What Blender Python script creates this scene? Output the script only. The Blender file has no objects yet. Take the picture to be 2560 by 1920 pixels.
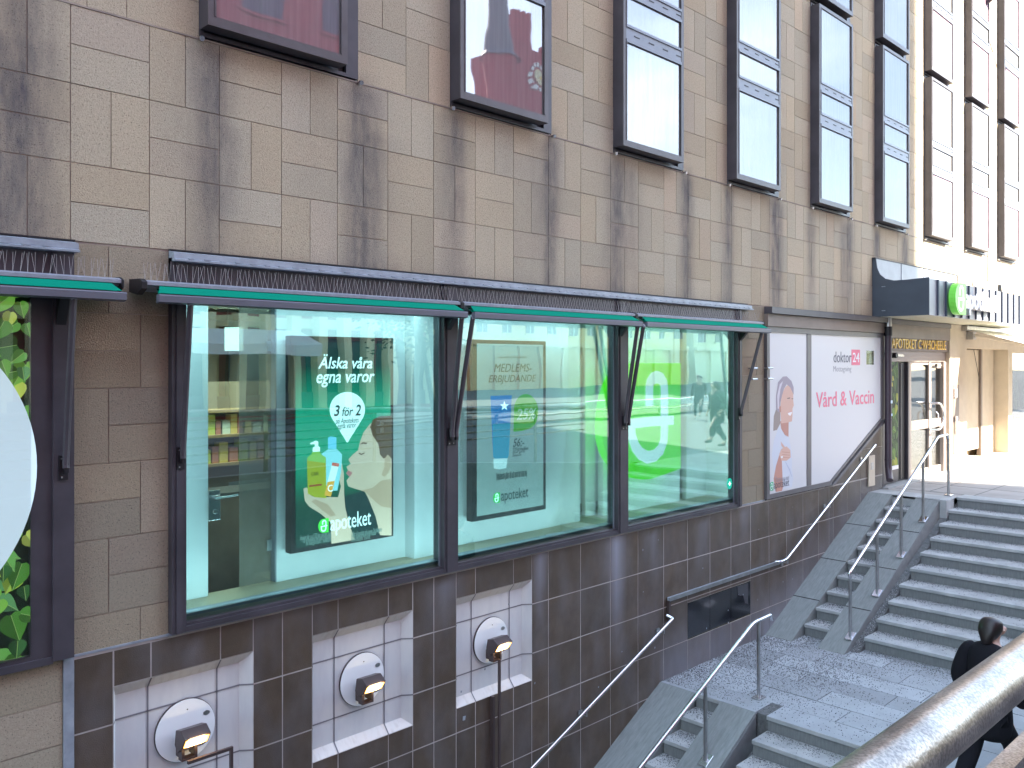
import bpy, bmesh, math, random
from mathutils import Vector, Matrix
random.seed(7)
R_ = math.radians
sc = bpy.context.scene
# ---------------------------------------------------------------- camera
# wall plane: Y = 0, wall runs along +X, street side is -Y, plaza level z = 0, eye at z = 2.2
F_, D_, EYE, CX, HY, VX = 2135., 6.06, 2.2, 1280., 908., 3430.
AL = math.atan2(VX - CX, F_); SA, CA = math.sin(AL), math.cos(AL)
def P(px, py, Y=0.):            # photograph point -> (X, z) on the vertical plane at Y
    x = (px - CX)/F_; zd = (D_ + Y)/(SA - CA*x)
    return zd*(x*SA + CA), EYE + (HY - py)/F_*zd
def G(px, py, z=0.):            # photograph point -> (X, Y) on a level plane
    zd = (EYE - z)/((py - HY)/F_); x = (px - CX)/F_
    return zd*(x*SA + CA), -D_ + zd*(SA - CA*x)
cam = bpy.data.cameras.new('camera'); co = bpy.data.objects.new('camera', cam)
sc.collection.objects.link(co); sc.camera = co
co.location = (0, -D_, EYE); co.rotation_euler = (R_(90), 0, AL - R_(90))
co.rotation_euler[2] = -math.atan2(CA, SA)
cam.sensor_width = 36; cam.lens = F_/2560*36; cam.shift_y = -(960 - HY)/2560
cam.clip_start = .05; cam.clip_end = 3000
sc.render.resolution_x, sc.render.resolution_y = 1024, 768
# ---------------------------------------------------------------- light
SUNV = Vector((.33, -1, .78)).normalized()
w = bpy.data.worlds.new('World'); sc.world = w; w.use_nodes = True
nt = w.node_tree; nt.nodes.clear()
def N(t, typ, **kw):
    n = t.nodes.new(typ)
    for k, v in kw.items():
        if hasattr(n, k): setattr(n, k, v)
        else: n.inputs[k.replace('_', ' ')].default_value = v
    return n
sky = N(nt, 'ShaderNodeTexSky', sky_type='NISHITA', sun_disc=False)
sky.sun_elevation = math.asin(SUNV.z); sky.sun_rotation = math.atan2(SUNV.x, SUNV.y)
sky.dust_density = .7; sky.ozone_density = 0.0
tc = N(nt, 'ShaderNodeTexCoord')
mp = N(nt, 'ShaderNodeMapping'); mp.inputs['Scale'].default_value = (1, 1, 2.2)
nz = N(nt, 'ShaderNodeTexNoise'); nz.inputs['Scale'].default_value = 2.3; nz.inputs['Detail'].default_value = 7; nz.inputs['Roughness'].default_value = .55
cr = N(nt, 'ShaderNodeValToRGB'); cr.color_ramp.elements[0].position = .50; cr.color_ramp.elements[1].position = .68
cr.color_ramp.elements[1].color = (.8, .8, .8, 1)
mx = N(nt, 'ShaderNodeMix', data_type='RGBA')
mx.inputs[7].default_value = (6.4, 7.5, 8.2, 1)
bg = N(nt, 'ShaderNodeBackground'); bg.inputs['Strength'].default_value = .15
ow = N(nt, 'ShaderNodeOutputWorld')
L = nt.links.new
L(tc.outputs['Generated'], mp.inputs[0]); L(mp.outputs[0], nz.inputs['Vector']); L(nz.outputs[0], cr.inputs[0])
L(cr.outputs[0], mx.inputs[0]); L(sky.outputs[0], mx.inputs[6]); L(mx.outputs[2], bg.inputs[0]); L(bg.outputs[0], ow.inputs[0])
sl = bpy.data.lights.new('sun', 'SUN'); sl.energy = 4.0; sl.angle = R_(.6); sl.color = (1, .90, .76)
so = bpy.data.objects.new('sun', sl); sc.collection.objects.link(so)
so.rotation_euler = SUNV.to_track_quat('Z', 'Y').to_euler(); so.location = (10, -20, 30)
sc.view_settings.view_transform = 'Standard'; sc.view_settings.look = 'None'
sc.view_settings.exposure = 2.65; sc.view_settings.gamma = 1
sc.render.engine = 'CYCLES'
try:
    sc.cycles.max_bounces = 8; sc.cycles.transparent_max_bounces = 12; sc.cycles.caustics_reflective = False; sc.cycles.caustics_refractive = False
except Exception: pass
# ---------------------------------------------------------------- materials
def mat(name, col, rough=.6, metal=0., spec=.5, emit=None, es=0., noise=0., nscale=8., bump=0., bscale=60., col2=None, thresh=None, attr=None, stretch=None, detail=6.):
    m = bpy.data.materials.new(name); m.use_nodes = True
    t = m.node_tree; b = t.nodes['Principled BSDF']; Lk = t.links.new
    b.inputs['Base Color'].default_value = (*col, 1); b.inputs['Roughness'].default_value = rough
    b.inputs['Metallic'].default_value = metal; b.inputs['Specular IOR Level'].default_value = spec
    if emit: b.inputs['Emission Color'].default_value = (*emit, 1); b.inputs['Emission Strength'].default_value = es
    cur = None
    gm = None
    if noise or bump:
        gm = N(t, 'ShaderNodeNewGeometry')
        src = gm.outputs['Position']
        if stretch:
            mpn = N(t, 'ShaderNodeMapping'); mpn.inputs['Scale'].default_value = stretch; Lk(src, mpn.inputs[0]); src = mpn.outputs[0]
    if noise:
        n = N(t, 'ShaderNodeTexNoise'); n.inputs['Scale'].default_value = nscale; n.inputs['Detail'].default_value = detail; n.inputs['Roughness'].default_value = .6
        Lk(src, n.inputs['Vector'])
        r = N(t, 'ShaderNodeMapRange'); r.inputs[1].default_value = .3 if not thresh else thresh[0]; r.inputs[2].default_value = .7 if not thresh else thresh[1]
        Lk(n.outputs[0], r.inputs[0])
        x = N(t, 'ShaderNodeMix', data_type='RGBA')
        c2 = col2 or tuple(v*(1 - noise) for v in col)
        x.inputs[6].default_value = (*col, 1); x.inputs[7].default_value = (*c2, 1); Lk(r.outputs[0], x.inputs[0]); cur = x.outputs[2]
    if attr:
        a = N(t, 'ShaderNodeVertexColor', layer_name=attr)
        x = N(t, 'ShaderNodeMix', data_type='RGBA', blend_type='MULTIPLY'); x.inputs[0].default_value = 1
        if cur: Lk(cur, x.inputs[6])
        else: x.inputs[6].default_value = (*col, 1)
        Lk(a.outputs[0], x.inputs[7]); cur = x.outputs[2]
    if cur: Lk(cur, b.inputs['Base Color'])
    if bump:
        n = N(t, 'ShaderNodeTexNoise'); n.inputs['Scale'].default_value = bscale; n.inputs['Detail'].default_value = 4
        Lk(gm.outputs['Position'], n.inputs['Vector'])
        bp = N(t, 'ShaderNodeBump'); bp.inputs['Strength'].default_value = bump; bp.inputs['Distance'].default_value = .01
        Lk(n.outputs[0], bp.inputs['Height']); Lk(bp.outputs[0], b.inputs['Normal'])
    return m

def stone_mat():
    m = mat('stone', (.54, .47, .335), .85, spec=.2, noise=.22, nscale=55, bump=.5, bscale=110, attr='tone')
    t = m.node_tree; b = t.nodes['Principled BSDF']; Lk = t.links.new
    src = b.inputs['Base Color'].links[0].from_socket
    a = N(t, 'ShaderNodeVertexColor', layer_name='stain')
    gm = N(t, 'ShaderNodeNewGeometry')
    mpn = N(t, 'ShaderNodeMapping'); mpn.inputs['Scale'].default_value = (9, 9, 2.2); Lk(gm.outputs['Position'], mpn.inputs[0])
    n = N(t, 'ShaderNodeTexNoise'); n.inputs['Scale'].default_value = 1; n.inputs['Detail'].default_value = 9; n.inputs['Roughness'].default_value = .7
    Lk(mpn.outputs[0], n.inputs['Vector'])
    r = N(t, 'ShaderNodeMapRange'); r.inputs[1].default_value = .3; r.inputs[2].default_value = .7; r.inputs[3].default_value = .45; r.inputs[4].default_value = 1.25
    Lk(n.outputs[0], r.inputs[0])
    mu = N(t, 'ShaderNodeMath', operation='MULTIPLY'); Lk(a.outputs[0], mu.inputs[0]); Lk(r.outputs[0], mu.inputs[1]); mu.use_clamp = True
    x = N(t, 'ShaderNodeMix', data_type='RGBA'); Lk(mu.outputs[0], x.inputs[0]); Lk(src, x.inputs[6]); x.inputs[7].default_value = (.105, .098, .100, 1)
    # pits
    vo = N(t, 'ShaderNodeTexNoise'); vo.inputs['Scale'].default_value = 95; vo.inputs['Detail'].default_value = 2; Lk(gm.outputs['Position'], vo.inputs['Vector'])
    r2 = N(t, 'ShaderNodeMapRange'); r2.inputs[1].default_value = .60; r2.inputs[2].default_value = .70; r2.inputs[3].default_value = 1; r2.inputs[4].default_value = .45
    Lk(vo.outputs[0], r2.inputs[0])
    x2 = N(t, 'ShaderNodeMix', data_type='RGBA', blend_type='MULTIPLY'); x2.inputs[0].default_value = 1
    Lk(x.outputs[2], x2.inputs[6]); Lk(r2.outputs[0], x2.inputs[7])
    Lk(x2.outputs[2], b.inputs['Base Color'])
    return m
M = {}
M['stone'] = stone_mat()
M['mortar'] = mat('mortar', (.20, .17, .15), .95, noise=.75, nscale=2.2, col2=(.46, .39, .31))
M['tile'] = mat('brown_tile', (.105, .079, .056), .42, spec=.45, noise=.35, nscale=5, attr='tone', bump=.25, bscale=140)
M['grout'] = mat('grout', (.30, .28, .265), .9, noise=.7, nscale=1.7, col2=(.55, .52, .49))
M['niche'] = mat('white_stone', (.60, .615, .61), .7, noise=.1, nscale=2.2, stretch=(4, 4, 1.2), col2=(.50, .52, .54), thresh=(.45, .85))
M['niche_dirt'] = mat('white_stone_dirty', (.62, .61, .585), .7, noise=.3, nscale=3, stretch=(9, 3, 3), col2=(.50, .47, .43), thresh=(.5, .85))
M['frame'] = mat('dark_bronze_metal', (.040, .036, .044), .42, spec=.5, noise=.35, nscale=2.5, col2=(.075, .068, .080))
M['black'] = mat('black_metal', (.012, .011, .014), .5)
M['wframe'] = mat('window_aluminium', (.085, .073, .072), .42, spec=.4, noise=.3, nscale=4, col2=(.12, .11, .115))
M['mullion'] = mat('grey_aluminium', (.20, .22, .26), .4, noise=.2, nscale=5)
M['awn'] = mat('awning_metal', (.13, .135, .165), .4, spec=.5, noise=.2, nscale=3)
M['awnl'] = mat('awning_metal_light', (.30, .32, .37), .35, noise=.25, nscale=20)
M['alu'] = mat('gutter_zinc', (.34, .385, .43), .38, spec=.5, noise=.35, nscale=7, col2=(.20, .23, .26))
M['green'] = mat('green_fabric', (.0, .22, .135), .9, spec=.1)
M['steel'] = mat('brushed_steel', (.62, .62, .64), .22, metal=1.)
M['steel_d'] = mat('dull_steel', (.52, .52, .53), .36, metal=1., noise=.3, nscale=9)
M['white'] = mat('white_paint', (.80, .80, .80), .5)
M['wire'] = mat('spike_wire', (.48, .46, .44), .6)
M['beige'] = mat('beige_sill', (.52, .42, .28), .5, noise=.15, nscale=3)
M['interior'] = mat('interior_white', (.80, .82, .82), .6)
M['dark_int'] = mat('interior_brown', (.24, .17, .125), .6, noise=.4, nscale=1.5)
M['wood'] = mat('shelf_wood', (.35, .20, .10), .6)
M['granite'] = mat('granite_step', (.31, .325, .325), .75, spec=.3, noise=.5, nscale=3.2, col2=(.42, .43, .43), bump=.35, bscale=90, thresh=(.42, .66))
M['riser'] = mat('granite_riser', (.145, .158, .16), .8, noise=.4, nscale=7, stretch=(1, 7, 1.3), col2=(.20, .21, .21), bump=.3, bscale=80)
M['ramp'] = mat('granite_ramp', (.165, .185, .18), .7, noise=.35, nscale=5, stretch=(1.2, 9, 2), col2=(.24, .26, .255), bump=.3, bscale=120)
M['paver'] = mat('paver', (.28, .30, .305), .8, noise=.35, nscale=2.4, col2=(.36, .385, .40), bump=.3, bscale=90, attr='tone')
M['sand'] = mat('joint_sand', (.15, .155, .155), .95, noise=.5, nscale=20, bump=.6, bscale=150)
M['gravel'] = mat('gravel', (.42, .43, .44), .9, noise=.8, nscale=70, col2=(.06, .06, .07), thresh=(.42, .5))
M['plaza'] = mat('plaza_paving', (.36, .34, .32), .85, noise=.3, nscale=1.5)
M['asphalt'] = mat('asphalt', (.11, .11, .115), .9, noise=.3, nscale=3)
M['gold'] = mat('gold_paint', (.95, .62, .10), .35, spec=.6)
M['copper'] = mat('downpipe_paint', (.065, .045, .060), .4, noise=.3, nscale=6)
M['cream'] = mat('cream_render', (.62, .54, .42), .8, noise=.12, nscale=4)
M['bronze'] = mat('bronze_panel', (.22, .175, .145), .5, noise=.2, nscale=3)
M['door'] = mat('door_frame', (.33, .28, .25), .45)
M['canopy_s'] = mat('canopy_side', (.062, .080, .105), .5, noise=.25, nscale=1.5, stretch=(1, 1, 2))
M['canopy_f'] = mat('canopy_zinc', (.27, .29, .33), .4, spec=.5, noise=.2, nscale=4)
M['seam'] = mat('canopy_seam', (.045, .055, .085), .5)
M['soffit'] = mat('soffit', (.62, .60, .46), .6)
M['brick'] = mat('red_brick', (.46, .07, .10), .85, noise=.25, nscale=2)
M['brick_d'] = mat('dark_glazing', (.10, .05, .10), .2)
M['slate'] = mat('slate', (.16, .15, .19), .6)
M['yellow'] = mat('ochre_render', (.80, .58, .28), .8, noise=.1, nscale=.6)
M['pale'] = mat('pale_render', (.78, .72, .48), .8)
M['mirror'] = mat('reflector_plate', (.84, .88, .88), .35, spec=.6)  # pale diffuse colour stands in for the sky mirrored in the plate
M['lamp_b'] = mat('lamp_bronze', (.060, .042, .040), .35, spec=.5)
M['lamp_lit'] = mat('lamp_lens', (1, .8, .4), .4, emit=(1, .42, .06), es=1.3)
M['lamp_hot'] = mat('lamp_core', (1, .9, .7), .4, emit=(1, .74, .34), es=1.6)
M['lb_green'] = mat('print_green', (.0, .15, .085), .5, emit=(0, .30, .17), es=.55)

def glass_mat(name, tint, refl, gcol=(1, 1, 1), rough=.0, bump=.0):
    m = bpy.data.materials.new(name); m.use_nodes = True; t = m.node_tree; t.nodes.clear()
    tr = N(t, 'ShaderNodeBsdfTransparent'); tr.inputs[0].default_value = (*tint, 1)
    gl = N(t, 'ShaderNodeBsdfGlossy'); gl.inputs['Color'].default_value = (*gcol, 1); gl.inputs['Roughness'].default_value = rough
    fr = N(t, 'ShaderNodeLayerWeight'); fr.inputs[0].default_value = .25
    r = N(t, 'ShaderNodeMapRange'); r.inputs[1].default_value = 0; r.inputs[2].default_value = 1; r.inputs[3].default_value = refl; r.inputs[4].default_value = .62
    mxn = N(t, 'ShaderNodeMixShader'); o = N(t, 'ShaderNodeOutputMaterial')
    t.links.new(fr.outputs['Fresnel'], r.inputs[0]); t.links.new(r.outputs[0], mxn.inputs[0]); t.links.new(tr.outputs[0], mxn.inputs[1]); t.links.new(gl.outputs[0], mxn.inputs[2]); t.links.new(mxn.outputs[0], o.inputs[0])
    if bump:
        gm = N(t, 'ShaderNodeNewGeometry'); n = N(t, 'ShaderNodeTexNoise'); n.inputs['Scale'].default_value = 1.6; n.inputs['Detail'].default_value = 1
        t.links.new(gm.outputs['Position'], n.inputs['Vector'])
        bp = N(t, 'ShaderNodeBump'); bp.inputs['Strength'].default_value = bump; bp.inputs['Distance'].default_value = .02
        t.links.new(n.outputs[0], bp.inputs['Height']); t.links.new(bp.outputs[0], gl.inputs['Normal'])
    return m
M['shopglass'] = glass_mat('shop_glass', (.60, .84, .86), .13, gcol=(1, 1, .93), bump=.06)
M['doorglass'] = glass_mat('door_glass', (.7, .75, .72), .22, bump=.05)
def upper_glass(name, dcol, fac):
    m = bpy.data.materials.new(name); m.use_nodes = True; t = m.node_tree; t.nodes.clear(); Lk = t.links.new
    gl = N(t, 'ShaderNodeBsdfGlossy'); gl.inputs['Roughness'].default_value = .015; gl.inputs['Color'].default_value = (.255, .26, .265, 1)
    df = N(t, 'ShaderNodeBsdfDiffuse'); df.inputs['Color'].default_value = (*dcol, 1)
    gm = N(t, 'ShaderNodeNewGeometry'); n = N(t, 'ShaderNodeTexNoise'); n.inputs['Scale'].default_value = 1.1; n.inputs['Detail'].default_value = 2
    Lk(gm.outputs['Position'], n.inputs['Vector'])
    bp = N(t, 'ShaderNodeBump'); bp.inputs['Strength'].default_value = .15; bp.inputs['Distance'].default_value = .02; Lk(n.outputs[0], bp.inputs['Height']); Lk(bp.outputs[0], gl.inputs['Normal'])
    # dirt streaks on the glass
    mpn = N(t, 'ShaderNodeMapping'); mpn.inputs['Scale'].default_value = (24, 24, 1.3); Lk(gm.outputs['Position'], mpn.inputs[0])
    n2 = N(t, 'ShaderNodeTexNoise'); n2.inputs['Scale'].default_value = 1; n2.inputs['Detail'].default_value = 4; Lk(mpn.outputs[0], n2.inputs['Vector'])
    r = N(t, 'ShaderNodeMapRange'); r.inputs[1].default_value = .35; r.inputs[2].default_value = .75; r.inputs[3].default_value = fac; r.inputs[4].default_value = fac - .12; Lk(n2.outputs[0], r.inputs[0])
    mxn = N(t, 'ShaderNodeMixShader'); o = N(t, 'ShaderNodeOutputMaterial')
    Lk(r.outputs[0], mxn.inputs[0]); Lk(df.outputs[0], mxn.inputs[1]); Lk(gl.outputs[0], mxn.inputs[2]); Lk(mxn.outputs[0], o.inputs[0])
    return m
M['upglass'] = upper_glass('mirror_glass', (.36, .35, .345), .66)
M['upglass_p'] = upper_glass('mirror_glass_with_pink_blind', (.55, .40, .46), .35)

def flat(name, col, es=0.):
    return mat(name, col, .55, spec=.3, emit=col if es else None, es=es)
PM = {}
def pm(col, es=0.):              # printed / painted colour
    k = (tuple(col), es)
    if k not in PM: PM[k] = flat('print_colour', col, es)
    return PM[k]
# ---------------------------------------------------------------- helpers
class MB:
    def __init__(s): s.v = []; s.f = []; s.mi = []; s.mats = []
    def m(s, mt):
        if mt not in s.mats: s.mats.append(mt)
        return s.mats.index(mt)
    def quad(s, pts, mt):
        i = len(s.v); s.v += [tuple(p) for p in pts]; s.f.append(tuple(range(i, i + len(pts)))); s.mi.append(s.m(mt)); return s
    def box(s, x0, x1, y0, y1, z0, z1, mt):
        i = len(s.v)
        s.v += [(x, y, z) for z in (z0, z1) for y in (y0, y1) for x in (x0, x1)]
        for f in ((0, 2, 3, 1), (4, 5, 7, 6), (0, 1, 5, 4), (2, 6, 7, 3), (0, 4, 6, 2), (1, 3, 7, 5)):
            s.f.append(tuple(i + k for k in f)); s.mi.append(s.m(mt))
        return s
    def prism(s, prof, axis, a, b, mt):   # profile polygon extruded along axis ('x','y','z')
        def mk(p, t):
            if axis == 'x': return (t, p[0], p[1])
            if axis == 'y': return (p[0], t, p[1])
            return (p[0], p[1], t)
        n = len(prof); i = len(s.v)
        s.v += [mk(p, a) for p in prof] + [mk(p, b) for p in prof]
        s.f.append(tuple(range(i, i + n))); s.f.append(tuple(range(i + 2*n - 1, i + n - 1, -1)))
        s.mi += [s.m(mt)]*2
        for k in range(n):
            s.f.append((i + k, i + (k + 1) % n, i + n + (k + 1) % n, i + n + k)); s.mi.append(s.m(mt))
        return s
    def tube(s, pts, r, mt, n=10, cap=True, rads=None):
        pts = [Vector(p) for p in pts]; rings = []
        prev = None
        for k, p in enumerate(pts):
            if k == 0: d = pts[1] - p
            elif k == len(pts) - 1: d = p - pts[-2]
            else: d = (pts[k + 1] - p).normalized() + (p - pts[k - 1]).normalized()
            d.normalize()
            if prev is None:
                u = d.orthogonal().normalized()
            else:
                u = (prev - d*prev.dot(d)).normalized()
            prev = u; v = d.cross(u); rr = rads[k] if rads else r
            i = len(s.v)
            s.v += [tuple(p + (u*math.cos(2*math.pi*j/n) + v*math.sin(2*math.pi*j/n))*rr) for j in range(n)]
            rings.append(i)
        for a, b in zip(rings, rings[1:]):
            for j in range(n):
                s.f.append((a + j, a + (j + 1) % n, b + (j + 1) % n, b + j)); s.mi.append(s.m(mt))
        if cap:
            s.f.append(tuple(rings[0] + j for j in range(n))[::-1]); s.f.append(tuple(rings[-1] + j for j in range(n))); s.mi += [s.m(mt)]*2
        return s
    def build(s, name, parent=None, smooth=False, origin=None, bevel=0., recalc=True):
        me = bpy.data.meshes.new(name); me.from_pydata(s.v, [], s.f)
        for mt in s.mats: me.materials.append(mt)
        me.polygons.foreach_set('material_index', s.mi)
        if recalc:
            bm = bmesh.new(); bm.from_mesh(me); bmesh.ops.recalc_face_normals(bm, faces=bm.faces); bm.to_mesh(me); bm.free()
        if smooth: me.polygons.foreach_set('use_smooth', [True]*len(me.polygons))
        o = bpy.data.objects.new(name, me); sc.collection.objects.link(o)
        if origin is not None:
            me.transform(Matrix.Translation(-Vector(origin))); o.location = origin
        if parent: par(o, parent)
        if bevel:
            b = o.modifiers.new('bevel', 'BEVEL'); b.width = bevel; b.segments = 2; b.limit_method = 'ANGLE'
        if smooth:
            try:
                e = o.modifiers.new('edge', 'EDGE_SPLIT'); e.split_angle = R_(40)
            except Exception: pass
        me.update(); return o
def par(o, parent):
    o.parent = parent
    pw = Matrix.Translation(Vector(parent.location)) if not parent.parent else Matrix.Translation(Vector(parent.location) + Vector(parent.parent.location))
    o.location = Vector(o.location) - pw.translation
def thing(name, label, cat, loc=(0, 0, 0), group=None):
    o = bpy.data.objects.new(name, None); sc.collection.objects.link(o); o.location = loc; o.empty_display_size = .1
    o['label'] = label; o['category'] = cat
    if group: o['group'] = group
    return o
def tag(o, label, cat, group=None):
    o['label'] = label; o['category'] = cat
    if group: o['group'] = group
    return o
def struct(o): o['kind'] = 'structure'; return o
def poly3(name, pts2, Y, mt, parent, thick=.0008):   # flat figure on the plane Y facing the street
    b = MB(); b.prism([(x, z) for x, z in pts2], 'y', Y, Y + thick, mt)
    return b.build(name, parent)
def text(name, s, box, Y, mt, parent, shear=0., ext=.001, fit=True, bold=0.):
    """box = x0, x1, z0, z1 of the lettering on the vertical plane Y"""
    cu = bpy.data.curves.new(name, 'FONT'); cu.body = s; cu.size = 1; cu.shear = shear; cu.extrude = ext; cu.offset = bold; cu.align_x = 'LEFT'; cu.resolution_u = 3
    o = bpy.data.objects.new(name, cu); sc.collection.objects.link(o)
    bpy.context.view_layer.update()
    me = bpy.data.meshes.new_from_object(o.evaluated_get(bpy.context.evaluated_depsgraph_get()))
    bpy.data.objects.remove(o); bpy.data.curves.remove(cu)
    xs = [v.co.x for v in me.vertices]; ys = [v.co.y for v in me.vertices]
    ax, bx, ay, by = min(xs), max(xs), min(ys), max(ys)
    x0, x1, z0, z1 = box; sx = (x1 - x0)/(bx - ax); sz = (z1 - z0)/(by - ay)
    zs = ext
    for v in me.vertices:
        x, y, z = v.co; v.co = (x0 + (x - ax)*sx, Y - z, z0 + (y - ay)*sz)
    me.materials.clear(); me.materials.append(mt)
    ob = bpy.data.objects.new(name, me); sc.collection.objects.link(ob)
    if parent: par(ob, parent)
    return ob
def stroke(pts, wd):            # ribbon outline around a 2D polyline
    Lf, Rt = [], []
    for k, p in enumerate(pts):
        a = Vector(pts[max(0, k - 1)]); b = Vector(pts[min(len(pts) - 1, k + 1)]); d = (b - a).normalized(); n = Vector((-d.y, d.x))
        Lf.append(tuple(Vector(p) + n*wd/2)); Rt.append(tuple(Vector(p) - n*wd/2))
    return Lf, Rt
def ribbon(mb, pts, wd, Y, mt, ext=.001):
    Lf, Rt = stroke(pts, wd)
    for k in range(len(pts) - 1):
        mb.prism([Lf[k], Lf[k + 1], Rt[k + 1], Rt[k]], 'y', Y, Y + ext, mt)
def logo(x0, x1, z0, z1, Y, mg, mw, parent, depth=.002, name='logo', rim=None):
    """rounded leaf-like badge with a white hooked glyph"""
    W, H = x1 - x0, z1 - z0; cx = x0 + W*.5
    pts = [(x1, z0), (x1, z1), (x0 + W*.5, z1)]
    for k in range(1, 12):
        t = math.pi/2 + math.pi*k/12
        pts.append((x0 + W*.5 + W*.5*math.cos(t), z0 + H*.5 + H*.5*math.sin(t)))
    pts.append((x0 + W*.5, z0))
    b = MB(); b.prism(pts, 'y', Y, Y + depth, mg); o = b.build(name, parent)
    g = MB(); ww = .105*W
    def q(u, v): return (x0 + W*u, z0 + H*v)
    arch = [q(.40, .60), q(.40, .74)]
    for k in range(0, 9):
        t = math.pi - math.pi*k/8; arch.append(q(.56 + .16*math.cos(t), .76 + .11*math.sin(t)))
    arch.append(q(.72, .45))
    bowl = [q(.72, .46)]
    for k in range(0, 11):
        t = -math.pi*k/10; bowl.append(q(.50 + .22*math.cos(t), .33 + .20*math.sin(t)))
    bowl.append(q(.28, .47))
    ribbon(g, arch, ww, Y - .002, mw); ribbon(g, bowl, ww, Y - .0025, mw); ribbon(g, [q(.22, .47), q(.84, .49)], ww*.9, Y - .003, mw)
    g.build('glyph', o)
    return o
DISP_E = 1.0; STRIP_E = .6; SILL_E = 1.7
# ================================================================ THE BUILDING
MODX = .5165
bld = thing('pharmacy_building', 'long stone clad building with tall dark framed windows, brown tiled base and shop windows', 'building', (9, 0, 0))
WL = [2.785, 5.205, 7.635, 10.06, 12.455, 14.85, 17.16, 19.47, 21.72]     # left edges of the box windows
WL_ALL = [2.785 - 2.42*2, 2.785 - 2.42] + WL + [24.1, 26.5, 28.9]
WW = 1.385
streaks = []
rs = random.Random(3)
for x in WL_ALL:
    if x == 2.785 - 2.42: continue
    for e in (x + .03, x + WW + .03):
        streaks.append((e + rs.uniform(-.04, .06), rs.uniform(.07, .13), 4.6, rs.uniform(1.0, 1.8), rs.uniform(.35, .7)))
        streaks.append((e + rs.uniform(-.12, .12), rs.uniform(.12, .22), 4.55, 1.7, rs.uniform(.12, .3)))
    streaks.append((x + WW*.5 + rs.uniform(-.3, .3), .18, 4.5, rs.uniform(.5, 1.6), rs.uniform(.08, .2)))
streaks += [(1.62, .18, 4.95, 1.9, 1.0), (1.45, .25, 4.3, 1.3, .85), (4.22, .16, 4.6, 1.9, .75), (4.28, .28, 4.2, 1.5, .35), (2.93, .13, 4.6, .9, .7), (3.0, .2, 4.0, 1.0, .35),
            (5.3, .07, 4.6, 1.2, .75), (6.58, .05, 4.6, 1.9, .95), (6.45, .2, 4.5, 1.0, .4), (9.12, .10, 4.6, 1.6, .95), (7.7, .16, 4.5, 1.6, .55), (8.0, .1, 4.5, 1.2, .5),
            (10.12, .08, 4.6, 1.7, .75), (11.3, .10, 4.6, 1.7, .85), (11.45, .1, 4.5, 1.8, .7), (12.5, .12, 4.5, 1.4, .55), (13.6, .12, 4.5, 1.5, .75), (13.85, .08, 4.5, 1.5, .5), (15.0, .12, 4.5, 1, .7), (16.2, .1, 4.5, 1.0, .75)]
def stain(x, z):
    s = 0
    for c, wd, zt, ln, st in streaks:
        d = (x - c)/wd
        if abs(d) < 3 and z < zt:
            t = (zt - z)/ln
            if t < 1.6: s += st*math.exp(-d*d*.8)*max(0, 1 - (t/1.6)**2)*min(1, (zt - z)/.08 + .3)
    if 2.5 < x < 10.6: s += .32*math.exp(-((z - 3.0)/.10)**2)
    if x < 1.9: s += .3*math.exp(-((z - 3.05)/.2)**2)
    return min(.82, s*.70)
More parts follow.
